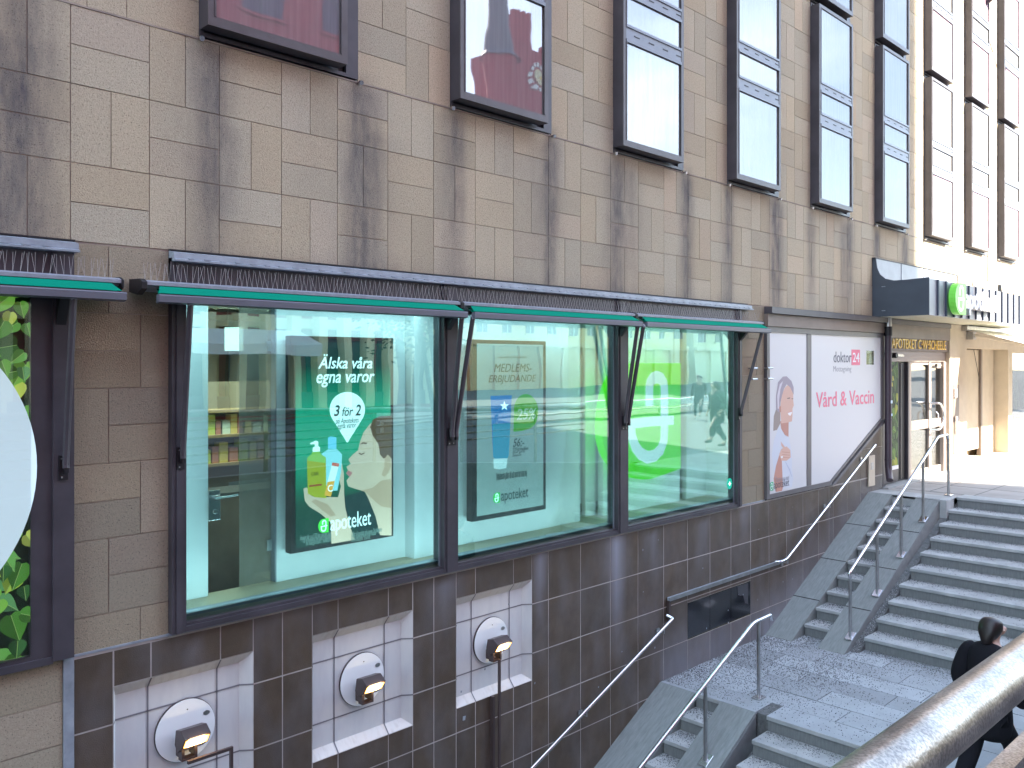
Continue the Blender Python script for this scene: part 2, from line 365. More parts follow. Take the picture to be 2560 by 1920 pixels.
class Blocks:
    def __init__(s): s.v = []; s.f = []; s.t = []; s.s = []
    def block(s, x0, x1, z0, z1, step=.075, gap=.0033, rnd=random, shade=1.):
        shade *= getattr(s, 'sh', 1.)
        if x1 - x0 < .03 or z1 - z0 < .02: return
        x0 += gap; x1 -= gap; z0 += gap; z1 -= gap
        r = rnd.random(); tone = .90 + .16*rnd.random()
        if r < .10: tone *= .92
        warm = rnd.uniform(-.03, .035); pk = rnd.uniform(0, .035) if rnd.random() < .3 else 0
        col = (tone*(1 + warm + pk)*shade, tone*shade, tone*(1 - warm*1.3 + pk*.5)*shade, 1)
        nx = max(1, int((x1 - x0)/step)); nz_ = max(1, int((z1 - z0)/step)); yy = rnd.uniform(-.0015, .0015)
        b = len(s.v); e = .004
        for j in range(nz_ + 1):
            for i in range(nx + 1):
                X = x0 + (x1 - x0)*i/nx; Z = z0 + (z1 - z0)*j/nz_
                s.v.append((X, yy, Z)); s.t.append(col); q = stain(X, Z); s.s.append((q, q, q, 1))
        for j in range(nz_):
            for i in range(nx):
                a = b + j*(nx + 1) + i; s.f.append((a, a + 1, a + nx + 2, a + nx + 1))
        # returns
        def edge(idx):
            k0 = len(s.v)
            for q in idx:
                v = s.v[q]; s.v.append((v[0], .012, v[2])); s.t.append(col); s.s.append(s.s[q])
            for k in range(len(idx) - 1): s.f.append((idx[k], idx[k + 1], k0 + k + 1, k0 + k))
        edge([b + i for i in range(nx, -1, -1)]); edge([b + nz_*(nx + 1) + i for i in range(nx + 1)])
        edge([b + j*(nx + 1) for j in range(nz_ + 1)]); edge([b + j*(nx + 1) + nx for j in range(nz_, -1, -1)])
    def region(s, x0, x1, z0, z1, gx, gz, m=MODX, par0=0, rnd=random, step=.075, mz=None):
        mz = mz or m
        for i in range(int(math.floor((x0 - gx)/m)), int(math.ceil((x1 - gx)/m))):
            for j in range(int(math.floor((z0 - gz)/mz)), int(math.ceil((z1 - gz)/mz))):
                a, b_, c, d = gx + i*m, gx + (i + 1)*m, gz + j*mz, gz + (j + 1)*mz
                if (i + j + par0) % 2: subs = ((a, b_, c, (c + d)/2), (a, b_, (c + d)/2, d))
                else: subs = ((a, (a + b_)/2, c, d), ((a + b_)/2, b_, c, d))
                for p, q, u, t in subs:
                    s.block(max(p, x0), min(q, x1), max(u, z0), min(t, z1), step, rnd=rnd)
    def build(s, name, mt, parent):
        me = bpy.data.meshes.new(name); me.from_pydata(s.v, [], s.f); me.materials.append(mt)
        for nm, dat in (('tone', s.t), ('stain', s.s)):
            a = me.color_attributes.new(nm, 'FLOAT_COLOR', 'POINT'); a.data.foreach_set('color', [c for q in dat for c in q])
        me.update(); o = bpy.data.objects.new(name, me); sc.collection.objects.link(o); par(o, parent); return o
rb = random.Random(11)
B = Blocks()
XL, XR = -6., 31.
B.region(XL, 14.755, 3.01, 4.575, 1.906, 3.0085, mz=.522, par0=1, rnd=rb)
B.region(14.755, 18.86, 4.015, 4.575, 1.906, 3.0085, mz=.522, par0=1, rnd=rb)
B.region(18.86, XR, 3.01, 4.575, 1.906, 3.0085, mz=.522, par0=1, rnd=rb)
# piers between the tall windows, above the ledge line
prev = XL
for k, x in enumerate(WL_ALL + [XR]):
    if x - prev > .05:
        n = max(1, round((x - prev)/MODX)); B.region(prev, x, 4.585, 14.0, prev, 4.585, m=(x - prev)/n, mz=.522, par0=k, rnd=rb, step=.11)
    prev = x + WW
    if k < len(WL_ALL): B.region(x, x + WW, 13.9, 14.0, x, 13.9, rnd=rb, step=.3)
# the blind bay left of the first window is stone too (x = 0.365)
B.region(.365, .365 + WW, 4.585, 14.0, .365, 4.585, m=WW/3, mz=.522, rnd=rb, step=.11)
# pier between the shop windows
def pier(x0, x1, z0, z1, r=.51, flip=0):
    z = z1; k = flip; wd = x1 - x0
    hs = [.06, .255]
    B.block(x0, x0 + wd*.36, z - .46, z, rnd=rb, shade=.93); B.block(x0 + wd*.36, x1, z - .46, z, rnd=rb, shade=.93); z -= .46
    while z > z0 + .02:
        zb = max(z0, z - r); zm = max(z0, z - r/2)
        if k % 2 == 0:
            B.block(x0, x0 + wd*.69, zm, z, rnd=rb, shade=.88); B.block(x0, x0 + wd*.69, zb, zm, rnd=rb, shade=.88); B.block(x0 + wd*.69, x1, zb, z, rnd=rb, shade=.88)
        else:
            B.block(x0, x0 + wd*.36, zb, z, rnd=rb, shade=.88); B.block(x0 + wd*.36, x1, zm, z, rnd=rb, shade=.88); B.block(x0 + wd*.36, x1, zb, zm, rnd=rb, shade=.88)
        z = zb; k += 1
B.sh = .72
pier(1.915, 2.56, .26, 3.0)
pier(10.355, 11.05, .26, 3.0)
# stone below the left shop window
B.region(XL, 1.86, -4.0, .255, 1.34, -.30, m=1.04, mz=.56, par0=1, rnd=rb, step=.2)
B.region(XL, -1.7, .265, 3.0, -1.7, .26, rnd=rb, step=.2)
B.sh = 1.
# stone over plinth right of the door bays
B.build('stone_cladding', M['stone'], bld)
# mortar backing: plane pieces behind, leaving window openings free
mo = MB()
def back(x0, x1, z0, z1, mt=M['mortar'], y=.006): mo.quad([(x0, y, z0), (x1, y, z0), (x1, y, z1), (x0, y, z1)], mt)
back(XL, 14.755, 3.0, 4.58); back(14.755, XR, 4.0, 4.58); back(18.86, XR, 3.0, 4.0)
prev = XL
for x in WL_ALL + [XR]:
    back(prev, x, 4.58, 14.0); prev = x + WW
back(.365, .365 + WW, 4.58, 14.0)
for x in WL_ALL: 
    back(x, x + WW, 13.9, 14)
back(1.9, 2.56, .25, 3.0); back(10.35, 11.06, .25, 3.0); back(XL, 1.9, -4, .25); back(XL, -1.7, .25, 3.0)
mo.build('mortar', bld)
# solid body behind the cladding: roof slab, back and ends
bd = MB()
bd.box(XL, XR, 3.0, 14., 14.0, 14.4, M['slate']); bd.box(XL, XR, 0.004, 3.0, 14.004, 14.4, M['wframe'])
bd.box(XL, XR, 13.6, 14., -4., 14.0, M['interior']); bd.box(XL - .3, XL, 0, 14., -4, 14.4, M['stone']); bd.box(XR, XR + .3, 0, 14., -4, 14.4, M['stone'])
bd.build('roof', bld)
# ledge line with eye bolts
ld = MB(); ld.box(XL, XR, -.004, .004, 4.574, 4.586, M['mortar']); ld.build('ledge', bld)
for x in WL_ALL:
    if x == WL_ALL[1]: continue
    for e in (x + .0, x + WW + .01):
        b = MB(); b.tube([(e, .0, 4.575), (e, -.035, 4.575)], .012, M['steel'], 8); b.tube([(e, -.035, 4.575), (e, -.05, 4.568)], .02, M['steel'], 8)
        b.build('eye_bolt', bld)
# ---------------------------------------------------------------- tall box windows
def window_box(x, zb, upper=False, pink=False):
    """dark flange on the wall and a protruding aluminium frame with three panes"""
    H = 3.13
    f = MB(); x1 = x + WW
    # flange plate on the wall
    f.box(x, x + .03, -.012, .02, zb, zb + H, M['frame']); f.box(x1 - .12, x1, -.012, .02, zb, zb + H, M['frame']); f.box(x + .03, x1 - .12, -.012, .02, zb, zb + .03, M['frame'])
    f.box(x + .03, x1 - .12, -.012, .02, zb + H - .02, zb + H, M['frame'])
    a, b_ = x - .0, x + 1.19; y0, y1 = -.135, -.012
    z0, z1 = zb + .045, zb + H - .06
    # deep box sides
    f.box(a, a + .02, y0, y1, z0, z1, M['frame']); f.box(b_ - .02, b_, y0, y1, z0, z1, M['frame'])
    f.box(a + .02, b_ - .02, y0, y1, z0, z0 + .02, M['frame']); f.box(a + .02, b_ - .02, y0, y1, z1 - .02, z1, M['frame'])
    # front frame
    yf = y0 - .012
    fw = .05
    zg = [(zb + .115, zb + 1.22), (zb + 1.42, zb + 1.735), (zb + 1.895, z1 - fw)]
    f.box(a, a + fw, yf, y0, z0, z1, M['wframe']); f.box(b_ - fw, b_, yf, y0, z0, z1, M['wframe'])
    f.box(a + fw, b_ - fw, yf, y0, z0, zg[0][0], M['wframe']); f.box(a + fw, b_ - fw, yf, y0, zg[2][1], z1, M['wframe'])
    for u, t in ((zg[0][1], zg[1][0]), (zg[1][1], zg[2][0])):
        f.box(a + fw, b_ - fw, yf + .004, y0, u, t, M['mullion'])
        f.box(a + fw, b_ - fw, yf - .008, yf + .004, u, u + .035, M['mullion']); f.box(a + fw, b_ - fw, yf - .008, yf + .004, t - .03, t, M['mullion'])
        for k in range(4):
            c = a + .2 + .28*k; f.box(c, c + .10, yf - .001, yf + .004, (u + t)/2 - .005, (u + t)/2 + .005, M['black'])
    # inner bead
    for u, t in zg:
        f.box(a + fw, a + fw + .012, yf - .006, yf + .004, u, t, M['wframe']); f.box(b_ - fw - .012, b_ - fw, yf - .006, yf + .004, u, t, M['wframe'])
    o = f.build('window', bld)
    for k, (u, t) in enumerate(zg):
        p = MB(); p.box(a + fw - .005, b_ - fw + .005, y0 + .002, y0 + .010, u - .005, t + .005, M['upglass_p'] if (pink and k != 1 and (upper or k == 0)) else M['upglass']); p.build('pane', o)
    return o
for i, x in enumerate(WL_ALL):
    if i == 1: continue
    window_box(x, 4.60, False, pink=(i >= 8)); window_box(x, 7.76, True, pink=(i >= 8)); window_box(x, 10.92, True)
    b = MB(); b.box(x, x + WW, .03, .05, 4.58, 14.0, M['black']); b.build('window_backing', bld)
# ---------------------------------------------------------------- brown tiled plinth
TX0, TZ = 1.92, -.267
TM, TH = .515, .505
NI = [(2.18, 3.215), (3.735, 4.765), (5.28, 6.305)]; NZ0, NZ1 = -1.045, -.015
T = Blocks(); rt = random.Random(5)
wash = [(7.72, .09, .25, 1.5, .75), (7.62, .2, .25, 1.2, .25), (5.12, .12, .2, .6, .4), (6.42, .07, .25, .9, .5), (8.4, .1, .2, .8, .4), (9.5, .12, .2, .7, .35), (10.5, .12, .2, .9, .3), (2.75, .05, .2, .4, .25)]
def tile_region(x0, x1, z0, z1, diag=None):
    for i in range(int((x0 - TX0)/TM) - 2, int((x1 - TX0)/TM) + 2):
        for j in range(-9, 3):
            a, b_ = TX0 + i*TM, TX0 + (i + 1)*TM; c, d = TZ + j*TH, TZ + (j + 1)*TH
            T.block(max(a, x0), min(b_, x1), max(c, z0), min(d, z1), .09, .0058, rt)
stain_keep = stain
def stain(x, z):
    s = 0
    for c, wd, zt, ln, st in wash:
        d = (x - c)/wd
        if z < zt and abs(d) < 3: s += st*math.exp(-d*d)*max(0, 1 - (zt - z)/ln)
    if x > 8.6: s += .38*max(0, min(1, (-.9 - z)/.8))
    if x > 11: s += .25*max(0, min(1, (-.1 - z + (x - 11.05)*.45 - 1.3 + .4)/.8))
    return min(1, max(0, s))
ZT = .252
prevx = 1.925
for a, b_ in NI:
    tile_region(prevx, a, -4.2, ZT); tile_region(a, b_, NZ1, ZT); tile_region(a, b_, -4.2, NZ0); prevx = b_
BLK = (TX0 + TM*14, TX0 + TM*17, -1.277, -.812)
tile_region(prevx, BLK[0], -4.2, ZT); tile_region(BLK[0], BLK[1], BLK[3], ZT); tile_region(BLK[0], BLK[1], -4.2, BLK[2]); tile_region(BLK[1], 13.10, -4.2, ZT)
# stepped part below the slanted window frame
tile_region(13.10, 15.2, -4.2, ZT)
xs = [13.10 + .13*k for k in range(17)]
for k in range(16):
    zt = .29 + (xs[k] - 13.10)*(1.19 - .29)/(15.05 - 13.10) - .045
    # slice the tiles under the slope; grout lines only where tile edges fall
    for j in range(-1, 5):
        c, d = TZ + j*TH, TZ + (j + 1)*TH
        g = any(abs(xs[k] - (TX0 + i*TM)) < .066 for i in range(20, 27))
        a = xs[k]; bb = xs[k + 1] if k < 15 else 15.2
        if d > ZT and zt > max(c, ZT): T.block(a - (0 if g else .004), bb + .004, max(c, ZT), min(d, zt), .09, .004, random.Random(5))
to = T.build('tiled_plinth', M['tile'], bld)
stain = stain_keep
# tile wash attribute is mixed to a pale lime bloom in the tile material
t = M['tile'].node_tree; bs = t.nodes['Principled BSDF']; src = bs.inputs['Base Color'].links[0].from_socket
a_ = N(t, 'ShaderNodeVertexColor', layer_name='stain'); x_ = N(t, 'ShaderNodeMix', data_type='RGBA')
gmt = N(t, 'ShaderNodeNewGeometry'); mpt = N(t, 'ShaderNodeMapping'); mpt.inputs['Scale'].default_value = (3.5, 3.5, 1.6)
nn = N(t, 'ShaderNodeTexNoise'); nn.inputs['Scale'].default_value = 1; nn.inputs['Detail'].default_value = 6
rr = N(t, 'ShaderNodeMapRange'); rr.inputs[1].default_value = .42; rr.inputs[2].default_value = .72; rr.inputs[4].default_value = .15
ad = N(t, 'ShaderNodeMath', operation='ADD')
t.links.new(gmt.outputs['Position'], mpt.inputs[0]); t.links.new(mpt.outputs[0], nn.inputs['Vector']); t.links.new(nn.outputs[0], rr.inputs[0]); t.links.new(rr.outputs[0], ad.inputs[0]); t.links.new(a_.outputs[0], ad.inputs[1])
t.links.new(ad.outputs[0], x_.inputs[0]); t.links.new(src, x_.inputs[6]); x_.inputs[7].default_value = (.30, .32, .38, 1); t.links.new(x_.outputs[2], bs.inputs['Base Color'])
go = MB()
def gq(x0, x1, z0, z1): go.quad([(x0, .0025, z0), (x1, .0025, z0), (x1, .0025, z1), (x0, .0025, z1)], M['grout'])
prevx = 1.925
for a, b_ in NI:
    gq(prevx, a, -4.2, ZT); gq(a, b_, NZ1, ZT); gq(a, b_, -4.2, NZ0); prevx = b_
gq(prevx, BLK[0], -4.2, ZT); gq(*BLK[:2], BLK[3], ZT); gq(*BLK[:2], -4.2, BLK[2]); gq(BLK[1], 13.1, -4.2, ZT); gq(13.1, 15.2, -4.2, ZT)
go.quad([(13.1, .005, ZT), (15.2, .005, ZT), (15.2, .005, 1.24), (15.05, .005, 1.17), (13.1, .005, .27)], M['grout'])
go.box(1.86, 1.925, -.012, .02, -4.2, .27, M['alu'])
go.box(1.925, 11.06, -.006, .02, .252, .268, M['alu'])
go.build('plinth_backing', bld)
# black glazed panel in the plinth with one broken pane
bp_ = MB(); wd = (BLK[1] - BLK[0])/3
gb = mat('black_glazing', (.012, .013, .018), .12, spec=.7)
for k in range(3): bp_.box(BLK[0] + wd*k + .005, BLK[0] + wd*(k + 1) - .005, .002, .012, BLK[2] + .01, BLK[3] - .006, gb)
bo = bp_.build('plinth_vent_panel', bld)
br = MB(); br.prism([(10.32, -.83), (10.60, -.83), (10.60, -1.12), (10.52, -1.09), (10.47, -.97), (10.38, -.965), (10.33, -.92)], 'y', -.002, .002, mat('dusty_glass', (.05, .052, .06), .5)); br.build('broken_corner', bo)
# ---------------------------------------------------------------- white niches with folded joints
def niche(a, b_):
    d, wv = .065, .085; z0, z1 = NZ0, NZ1
    xi0, xi1, zi0, zi1 = a + wv*.4, b_ - wv, z0 + wv*.85, z1 - wv*.95
    o = [(a, 0, z0), (b_, 0, z0), (b_, 0, z1), (a, 0, z1)]; i = [(xi0, d, zi0), (xi1, d, zi0), (xi1, d, zi1), (xi0, d, zi1)]
    m = MB()
    m.quad(i, M['niche'])
    m.quad([o[0], o[1], i[1], i[0]], M['niche_dirt']); m.quad([o[1], o[2], i[2], i[1]], M['niche']); m.quad([o[2], o[3], i[3], i[2]], M['niche_dirt']); m.quad([o[3], o[0], i[0], i[3]], M['niche'])
    n = m.build('niche', bld, recalc=False)
    # joints
    j = MB(); e = .004; gr = mat('niche_joint', (.19, .19, .21), .9) if 'nj' not in M else M['nj']; M['nj'] = gr
    for k in range(-2, 12):
        X = TX0 + TM*k
        if a + .12 < X < b_ - .12:
            hw = .006
            j.quad([(X - hw, d - e, zi0), (X + hw, d - e, zi0), (X + hw, d - e, zi1), (X - hw, d - e, zi1)], gr)
            for zo, zi in ((z1, zi1), (z0, zi0)):
                j.quad([(X - hw, -e, zo), (X + hw, -e, zo), (X + hw, d - e, zi), (X - hw, d - e, zi)], gr)
    for k in range(-3, 2):
        Z = TZ + TH*k
        if z0 + .05 < Z < z1 - .05:
            hw = .006
            j.quad([(xi0, d - e, Z - hw), (xi1, d - e, Z - hw), (xi1, d - e, Z + hw), (xi0, d - e, Z + hw)], gr)
            j.quad([(a, -e, Z - hw), (xi0, d - e, Z - hw), (xi0, d - e, Z + hw), (a, -e, Z + hw)], gr)
            j.quad([(b_, -e, Z - hw), (xi1, d - e, Z - hw), (xi1, d - e, Z + hw), (b_, -e, Z + hw)], gr)
    j.build('joints', n, recalc=False)
for a, b_ in NI: niche(a, b_)
# ---------------------------------------------------------------- shop windows
SB, ST = .27, 2.66      # frame bottom, glass head
fr = MB(); FR = M['frame']
for x0, x1 in ((2.56, 2.665), (5.085, 5.255), (7.655, 7.843), (10.245, 10.352)):
    fr.box(x0, x1, -.055, .10, SB, 2.95, FR); fr.box(x0 + .03, x1 - .03, -.065, -.055, SB, 2.95, FR)
for x0, x1 in ((2.665, 5.085), (5.255, 7.655), (7.843, 10.245)):
    fr.box(x0, x1, -.05, .10, SB, SB + .035, FR); fr.box(x0, x1, -.03, .10, SB + .035, SB + .055, FR); fr.box(x0, x1, -.03, .10, ST, 2.95, FR)
    for e in (x0, x1 - .012): fr.box(e, e + .012, .0, .012, SB + .055, ST, M['mullion'])
fr.box(2.54, 10.37, -.03, .02, .255, .27, M['mullion'])
sw = fr.build('shop_window', bld)
for x0, x1 in ((2.665, 5.085), (5.255, 7.655), (7.843, 10.245)):
    p = MB(); p.box(x0, x1, .014, .020, SB + .05, ST + .01, M['shopglass']); p.build('pane', sw)
fs = MB(); fs.box(2.56, 10.352, -.022, .006, 2.775, 2.93, M['frame']); fs.build('fascia', bld)
def gutter(x0, x1):
    g = MB(); pr = [(.0, 3.005), (-.085, 2.985), (-.088, 2.945), (-.115, 2.937), (-.115, 2.925), (0, 2.925)]
    g.prism(pr, 'x', x0, x1, M['alu'])
    k = x0 + .1
    while k < x1 - .1:
        g.box(k, k + .05, -.101, -.088, 2.944, 2.952, M['alu']); k += .12
    g.box(x0, x1, -.02, .004, 3.006, 3.016, M['black'])
    return g.build('gutter', bld)
gutter(2.56, 10.56); gutter(-1.75, 1.93)
# left shop window frame
lf = MB(); lf.box(1.785, 1.912, -.055, .06, .27, 2.93, FR); lf.box(1.66, 1.785, -.03, .06, .27, 2.93, FR); lf.box(-1.7, 1.66, -.03, .06, .255, .33, FR); lf.box(-1.7, 1.785, -.05, -.03, .255, .30, FR); lf.box(-1.7, 1.66, -.03, .06, 2.62, 2.93, FR); lf.box(-1.72, -1.6, -.05, .06, .27, 2.62, FR)
lw = lf.build('shop_window', bld)
# ---------------------------------------------------------------- display room behind the panes
rm = MB(); I = M['interior']
rm.box(2.6, 10.35, .02, .52, .26, .355, M['beige']); rm.box(3.67, 10.35, .52, .85, .26, .355, M['beige']); rm.box(2.6, 10.35, .02, .13, .355, .375, M['mullion']); rm.box(2.6, 10.35, .02, 1.6, 2.72, 2.8, I)
rm.box(2.42, 2.6, .02, 1.6, .3, 2.8, I); rm.box(10.352, 10.5, .02, 1.6, .3, 2.8, I)
rm.box(2.6, 3.06, .44, .50, .355, 2.72, I)           # white strip at left
rm.box(3.66, 5.02, .44, .52, .355, 2.72, I)          # white screen with the first light box
rm.box(5.02, 5.33, .30, .5, .355, 2.72, I)
rm.box(5.33, 7.60, .46, .54, .355, 2.72, I)
rm.box(7.86, 8.05, .60, .66, .355, 2.72, I)
rm.box(8.05, 9.67, .48, .56, .355, 2.72, I); rm.box(9.86, 10.352, .5, .58, .355, 2.72, I)
rm.box(7.60, 7.86, .74, .80, .355, 2.72, mat('teal_panel', (.10, .16, .17), .5)); rm.box(9.67, 9.86, .74, .80, .355, 2.72, mat('teal_panel', (.10, .16, .17), .5))
rm.build('display_room', bld)
M['counter'] = mat('counter_brown', (.20, .135, .095), .5, noise=.4, nscale=2)
def taupe():
    m = bpy.data.materials.new('taupe_glass'); m.use_nodes = True; t = m.node_tree; t.nodes.clear()
    a = N(t, 'ShaderNodeBsdfTransparent'); b = N(t, 'ShaderNodeBsdfDiffuse'); b.inputs[0].default_value = (.30, .27, .22, 1); c = N(t, 'ShaderNodeMixShader'); c.inputs[0].default_value = .5; o = N(t, 'ShaderNodeOutputMaterial')
    t.links.new(a.outputs[0], c.inputs[1]); t.links.new(b.outputs[0], c.inputs[2]); t.links.new(c.outputs[0], o.inputs[0]); return m
M['taupe'] = taupe()
ch = MB(); rc = random.Random(6)
for x, z, s in [(P(1160, 1795)[0], P(1160, 1795)[1], .02)] + [(rc.uniform(5.2, 13.5), rc.uniform(-1.4, .1), rc.uniform(.004, .010)) for k in range(26)]:
    ch.prism([(x - s, z - s), (x + s*.6, z - s*1.1), (x + s, z + s*.8), (x - s*.8, z + s)], 'y', -.003, -.001, M['alu'])
cho = ch.build('paint_chips', bld); cho['kind'] = 'stuff'
# deeper shop room seen between the screens
dr = MB(); dr.box(2.4, 5.4, 1.6, 5.2, -.2, .0, M['dark_int']); dr.box(2.4, 5.6, 5.2, 5.3, -.2, 3.0, M['bronze']); dr.box(2.3, 2.4, 1.6, 5.2, -.2, 3.0, M['dark_int']); dr.box(6.2, 6.3, 1.6, 5.2, -.2, 3.0, M['bronze']); dr.box(2.4, 6.2, 1.6, 5.2, 2.8, 2.9, M['bronze'])
dr.box(2.4, 10.6, 1.601, 1.64, -.2, .26, M['dark_int'])
dr.box(2.7, 4.6, 1.15, 1.22, -.2, 1.02, M['counter']); dr.box(2.7, 4.6, 1.10, 1.5, 1.02, 1.05, M['frame']); dr.build('shop_room', bld)
dn = MB(); dn.box(3.36, 3.65, .50, .512, .36, 2.70, M['taupe']); dn.box(3.645, 3.66, .44, .53, .36, 2.70, M['mullion'])
for z in (.62, 2.3): dn.box(3.60, 3.67, .485, .50, z, z + .09, M['steel_d'])
dno = dn.build('glass_door', bld)
hb = MB(); hb.box(3.06, 3.155, .425, .435, .95, 1.19, M['steel']); hb.tube([(3.10, .42, 1.13), (3.10, .38, 1.13), (3.28, .38, 1.14)], .01, M['steel'], 8); hb.tube([(3.11, .425, 1.02), (3.11, .415, 1.02)], .018, M['steel_d'], 10); hb.build('handle', dno, bevel=.01)
# ---------------------------------------------------------------- shelves of goods in the shop
sh = thing('shelf_unit', 'wooden shelf of small yellow and green packs behind the glass door', 'shelf', (3.9, 2.6, 0))
s = MB()
for z in (1.12, 1.42, 1.68): s.box(3.2, 5.6, 2.45, 2.75, z, z + .03, M['wood'])
s.box(3.2, 5.6, 2.75, 2.78, .9, 2.0, M['dark_int']); s.box(3.2, 3.24, 2.45, 2.75, 0, 1.9, M['wood']); s.box(5.5, 5.54, 2.45, 2.75, 0, 1.9, M['wood']); s.build('shelves', sh)
r = random.Random(2)
cols = [(.75, .62, .08), (.55, .55, .12), (.16, .35, .10), (.7, .7, .6), (.55, .2, .15), (.75, .5, .15), (.8, .8, .75)]
for z in (1.15, 1.45):
    g = MB(); x = 3.25
    while x < 5.5:
        wd = r.uniform(.05, .10); h = r.uniform(.10, .24); g.box(x, x + wd, 2.5, 2.62, z, z + h, pm(r.choice(cols))); x += wd + r.uniform(.005, .03)
    o = g.build('packs', sh); o['kind'] = 'stuff'
# white notice hanging in the shop
nt_ = poly3('notice', [P(562, 818, 1.2), P(608, 818, 1.2), P(608, 877, 1.2), P(562, 877, 1.2)][::-1], 1.2, pm((.75, .80, .70), .35), None, .004)
tag(nt_, 'blank pale notice hung up inside behind the first shop window', 'notice')
wr = MB()
for x in (P(570, 800, 1.2)[0], P(600, 800, 1.2)[0]): wr.box(x - .002, x + .002, 1.2, 1.204, P(570, 818, 1.2)[1], 2.8, M['steel_d'])
o = wr.build('hanging_wire', nt_)
# ---------------------------------------------------------------- shop lighting (lit ceiling panels of the display, plus added fill strips)
def ceil_light(x, y, z, e, label, sx=.7, sy=.3, col=(.95, 1, 1), tilt=0):
    t = thing('ceiling_light', label, 'ceiling light', (x, y, z), 'lit panels in the shop window ceiling')
    f = MB(); f.box(x - sx/2 - .03, x + sx/2 + .03, y - sy/2 - .03, y + sy/2 + .03, z, z + .015, M['white']); f.box(x - sx/2, x + sx/2, y - sy/2, y + sy/2, z - .006, z, pm((.95, .97, 1), 1.5)); f.build('panel', t)
    l = bpy.data.lights.new('ceiling_lamp', 'AREA'); l.shape = 'RECTANGLE'; l.size = sx; l.size_y = sy; l.energy = e; l.color = col
    lo = bpy.data.objects.new('ceiling_lamp', l); sc.collection.objects.link(lo); lo.location = (x, y, z - .02); lo.rotation_euler = (R_(tilt), 0, 0); par(lo, t)
for x, y, lb in ((3.3, .26, 'lit ceiling panel above the left end of the first display'), (4.5, .26, 'lit ceiling panel above the green advertising light box'), (6.0, .26, 'lit ceiling panel above the grey offer light box'), (7.2, .28, 'lit ceiling panel at the right end of the second display'), (8.5, .28, 'lit ceiling panel above the big green emblem'), (9.6, .28, 'lit ceiling panel at the far end of the displays')):
    ceil_light(x, .14, 2.70, DISP_E, lb, sx=1.1, sy=.12, tilt=14)
for x, rz in ((2.72, -35), (5.03, 35), (5.31, -35), (7.60, 35), (7.90, -35), (10.19, 35)):   # unseen fill lights added behind the mullions to brighten the displays
    l = bpy.data.lights.new('added_fill_strip', 'AREA'); l.shape = 'RECTANGLE'; l.size = .04; l.size_y = 2.1; l.energy = STRIP_E; l.color = (.93, 1, 1)
    lo = bpy.data.objects.new('added_fill_strip', l); sc.collection.objects.link(lo); lo.rotation_mode = 'XYZ'; lo.location = (x, .06, 1.45); lo.rotation_euler = (R_(90), 0, R_(rz)); par(lo, bld)
for x, ln in ((3.87, 2.3), (6.45, 2.3), (9.05, 2.3)):      # unseen fill lights added along the sill to lift the lower display
    l = bpy.data.lights.new('added_fill_strip', 'AREA'); l.shape = 'RECTANGLE'; l.size = ln; l.size_y = .04; l.energy = SILL_E; l.color = (.93, 1, 1)
    lo = bpy.data.objects.new('added_fill_strip', l); sc.collection.objects.link(lo); lo.location = (x, .05, .385); lo.rotation_euler = (R_(135), 0, 0); par(lo, bld)
ceil_light(4.2, 2.1, 2.78, 16, 'lit ceiling panel over the shelf of packs inside the shop', 1.2, .3, (1, .85, .62))
# ---------------------------------------------------------------- first light box: green advertisement
Y1 = .32
def rect(Y, *pts):
    q = [P(x, y, Y) for x, y in pts]; xs_ = [a[0] for a in q]; zs_ = [a[1] for a in q]; return min(xs_), max(xs_), min(zs_), max(zs_)
c4 = lambda x, y: (700 + x/2.767, 800 + y/2.767)
lx0, lx1, lz0, lz1 = 3.725, 4.79, .60, 2.432
lb = thing('advertising_light_box', 'tall green light box reading Älska våra egna varor with a kissing face', 'light box', (4.25, .4, lz0))
b = MB(); b.box(lx0, lx1, Y1, Y1 + .09, lz0, lz1, M['black']); b.build('frame', lb, bevel=.004)
def lbp(name, pts, mt, off, Y=Y1, parent=None, conv=None):
    cv = conv or c4
    return poly3(name, [P(*cv(x, y), Y) for x, y in pts], Y - off, mt, parent or lb, .0006)
# printed backlit sheet: vertical gradient of the print itself (dark top and bottom)
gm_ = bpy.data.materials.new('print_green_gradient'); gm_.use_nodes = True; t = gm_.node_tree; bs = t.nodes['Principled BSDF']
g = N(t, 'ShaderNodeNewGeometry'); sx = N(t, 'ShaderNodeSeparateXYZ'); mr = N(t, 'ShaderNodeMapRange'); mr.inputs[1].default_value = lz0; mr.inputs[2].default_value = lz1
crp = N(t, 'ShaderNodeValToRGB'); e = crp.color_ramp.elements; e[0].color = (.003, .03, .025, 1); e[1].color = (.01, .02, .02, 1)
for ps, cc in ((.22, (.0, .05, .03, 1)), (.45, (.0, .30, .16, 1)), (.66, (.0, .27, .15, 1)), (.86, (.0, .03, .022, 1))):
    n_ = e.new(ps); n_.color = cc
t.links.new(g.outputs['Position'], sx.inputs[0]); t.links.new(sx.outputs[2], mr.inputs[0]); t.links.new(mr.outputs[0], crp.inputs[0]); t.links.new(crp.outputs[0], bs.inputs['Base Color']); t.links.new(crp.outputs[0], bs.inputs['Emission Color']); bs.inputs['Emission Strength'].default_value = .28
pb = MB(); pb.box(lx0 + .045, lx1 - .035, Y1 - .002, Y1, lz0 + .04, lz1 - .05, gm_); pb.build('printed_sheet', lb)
E1 = .22
sk, sk2, hair = pm((.78, .52, .38), E1), pm((.60, .36, .24), E1), pm((.20, .10, .055), .12)
